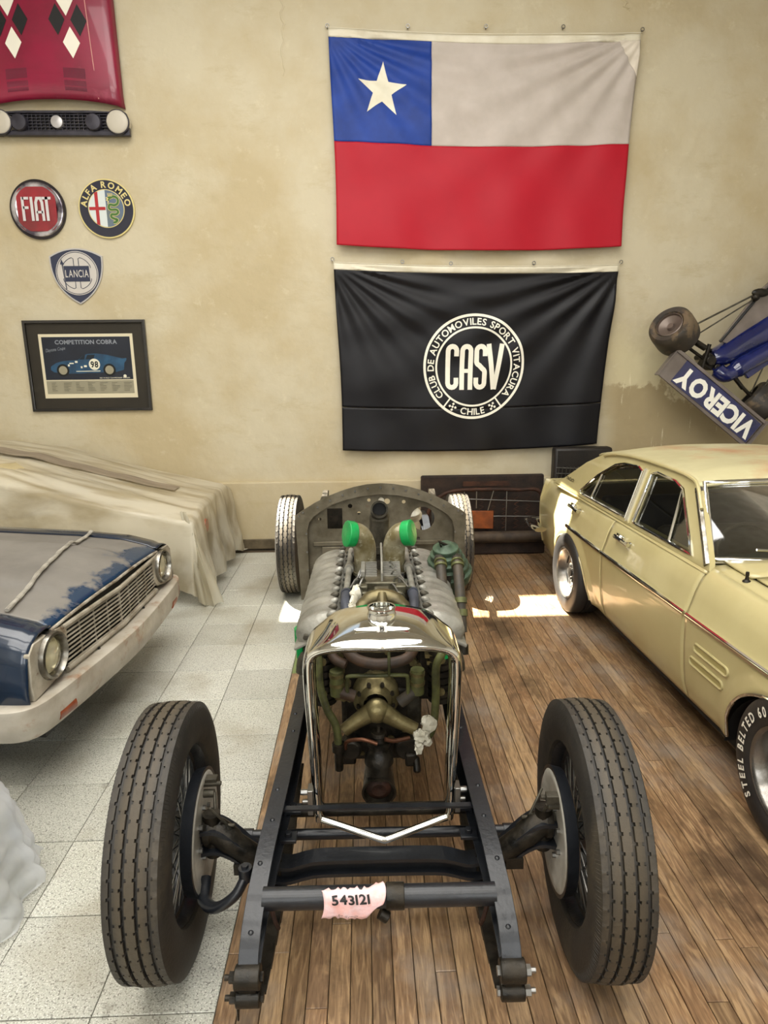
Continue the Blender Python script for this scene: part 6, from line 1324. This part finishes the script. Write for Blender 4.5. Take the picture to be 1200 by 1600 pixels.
# ------------------------------------------------------------------ plastic covers
def sheet_mat(name, c, c2, al, sx, tr=0.35):
    return mat(name, c, 0.32, 0, col2=c2, ns=3.0, stretch=sx, lo=0.42, hi=0.62, alpha=al, transl=tr, bump=0.35, bs=9, coat=0.25)
def drape(T, x0, pn, yc_, h, hx, hy, nx, ny, seed, flare=0.14, fold=0.06, floor=0.012, wr=0.006, fx=9.0, crisp=0.0, cn=0.2):
    rr = random.Random(seed); f = [rr.uniform(0, 6.28) for _ in range(12)]
    def P(u, v):
        p = x0+(pn+hx-x0)*u; q = -(h+hy)+2*(h+hy)*v; dx = max(0.0, p-pn); dy = max(0.0, abs(q)-h); sg = 1 if q > 0 else -1
        r = 0.05; L = sqrt(dx*dx+dy*dy); k_ = (max(dx, dy)+cn*min(dx, dy))/L if L > 1e-6 else 1; L *= k_; x = min(p, pn); y = yc_+max(-h, min(h, q)); z = T(x, y)
        th = atan2(dy, dx) if L > 1e-6 else 0
        w_ = sin(fx*q*1.3+f[0])*cos(th)+sin(fx*p+f[1])*sin(th)+0.9*sin(th*9+f[2])*sin(2*th)
        out = 0.03*min(1, L/0.05)+flare*L+fold*w_*min(L, 0.6)*1.3+0.007*sin(L*11+f[3]+5*p)*min(1, L*4)
        out += crisp*(abs(sin(p*23+7*L+f[9]))+abs(sin(q*29-9*L+f[10]))+0.7*abs(sin(31*L+5*p+f[11])))*min(1, L*5)
        drop = max(0, L-0.02*min(1, L/.05)); x += cos(th)*out*(L > 0); y += sg*sin(th)*out*(L > 0); z -= drop
        if L < 0.01:
            e = 0.6*wr*sin(62*(y+0.16*x)+3*sin(2*x))*max(0, min(1, (-x-1.9)/0.8))*(0.5+0.5*sin(5*y+f[1]))+wr*(sin(7*y*3+f[4]+2*sin(3*x+f[5]))+0.7*sin(17*y+3*x+f[6])+0.5*sin(31*(y+0.3*x)+f[7])+0.8*sin(5*x+9*y+f[8])); z += e
        if z < floor: ex = floor-z; z = floor+0.004*(1+sin(30*p+20*q)); x += cos(th)*ex*0.5; y += sg*sin(th)*ex*0.5
        return Vector((x, y, z))
    return P
def T1(x, y):
    P = [(-4.6, 1.34), (-3.5, 1.30), (-3.0, 1.22), (-2.5, 1.07), (-2.1, 0.96), (-1.8, 0.885), (-1.5, 0.82), (-1.3, 0.79)]
    z = P[-1][1]
    for (a, p), (b, q) in zip(P, P[1:]):
        if x <= b: z = p+(q-p)*max(0, x-a)/(b-a); break
    t = (y-6.15)/0.8; return z-0.04*t*t-0.06*max(0, -t)*max(0, min(1, (-x-1.9)/1.5))-0.05*max(0, abs(t)-0.75)/0.25+0.0
cc = tag(empty('covered_car', (-2.8, 6.15, 0)), 'car hidden under yellowed translucent plastic sheeting in the left back corner', 'car')
def CCo(o): o.location = -cc.location; return o
P_ = drape(T1, -4.6, -1.47, 6.15, 0.76, 0.74, 0.64, 130, 110, 5, flare=0.10, fold=0.055, fx=11)
sheet = CCo(G().grid(P_, 150, 120).build('plastic_sheet', sheet_mat('yellowed plastic sheet', 'ece5d0', 'b8ab8e', 0.76, (0.45, 3.2, 1)), cc, smooth=80))  # darker stretched streaks put dust and fold shading into the colour
g = G().grid(lambda u, v: Vector((-1.53+0.20*v+(u-0.5)*(0.06+0.16*v)+0.012*sin(u*18+v*3), 5.41-0.13*v+0.03*sin(u*14+1)*(0.3+v)-0.03*u, 0.81-0.79*v+0.02*sin(u*9)*v)), 24, 30)
CCo(g.build('hanging_fold', sheet_mat('thin plastic', 'd6d0ba', 'c2bba4', 0.62, (3, 3, 0.6)), cc, smooth=80))
beige = mat('pale beige paint', 'b9ab84', 0.4, 0, col2='a3946c', ns=3, coat=0.3)
CCo(G().box((-2.7, 6.15, 0.52), (2.4, 1.44, 0.44)).build('car_body', beige, cc, bevel=0.12)); CCo(G().box((-1.49, 6.15, 0.42), (0.10, 1.36, 0.18)).build('car_bumper', chrome_old, cc, bevel=0.04)); CCo(G().box((-3.4, 6.15, 0.95), (1.0, 1.25, 0.5)).build('car_cabin', beige, cc, bevel=0.15))
for y in (5.55, 6.75):
    CCo(G().cyl((-2.2, y-0.08, 0.31), (-2.2, y+0.08, 0.31), 0.31, n=40).build('tyre', rubber_new, cc, bevel=0.03)); CCo(G().cyl((-4.0, y-0.08, 0.31), (-4.0, y+0.08, 0.31), 0.31, n=40).build('tyre', rubber_new, cc, bevel=0.03))
CCo(G().cyl((-1.44, 5.68, 0.62), (-1.41, 5.68, 0.62), 0.06).build('lamp', orange, cc))
# band of older darker sheeting along the top
CCo(G().grid(lambda u, v: Vector((-4.2+2.45*u, 5.93+0.20*v+0.02*sin(9*u), T1(-4.2+2.45*u, 6.0+0.26*v)+0.013+0.004*sin(40*u))), 60, 5).build('tape_band', mat('brown grey sheet', '8f8270', 0.5, 0, col2='7a6d5c', ns=4, stretch=(1, 4, 1)), cc, smooth=80))
pk = tag(empty('plastic_covered_crate', (-2.1, 2.25, 0)), 'crate under clear white crumpled plastic at the left edge beside the near tyre', 'crate')
P3 = drape(lambda x, y: 0.58, -2.7, -1.50, 2.09, 0.13, 0.60, 0.60, 60, 60, 9, flare=0.20, fold=0.03, fx=19, wr=0.012, crisp=0.015, cn=-0.12)
o = G().grid(lambda u, v: P3(u, v)+Vector((0, 0, 0)), 90, 80).build('plastic_sheet', sheet_mat('clear white plastic', 'e8eaec', 'cfd4d8', 0.5, (1.5, 1.5, 1.5), 0.35), pk, smooth=80); o.location = -pk.location
o = G().box((-2.08, 2.09, 0.28), (1.10, 0.24, 0.55)).build('crate_box', mat('grey crate', '8b8f94', 0.6, col2='70747a', ns=4), pk, bevel=0.01); o.location = -pk.location
# ------------------------------------------------------------------ joined clusters of tiny fasteners
for o in bpy.data.objects:
    if o.name.split('.')[0] in ('shackle_bolt', 'case_studs', 'linkage', 'filter_bolts', 'bracket', 'brake_lever', 'bolts', 'end_boss', 'mounting_bolt', 'plastic_wrap', 'badge_wings', 'tyre_lettering') and o.type == 'MESH':
        o['kind'] = 'stuff'
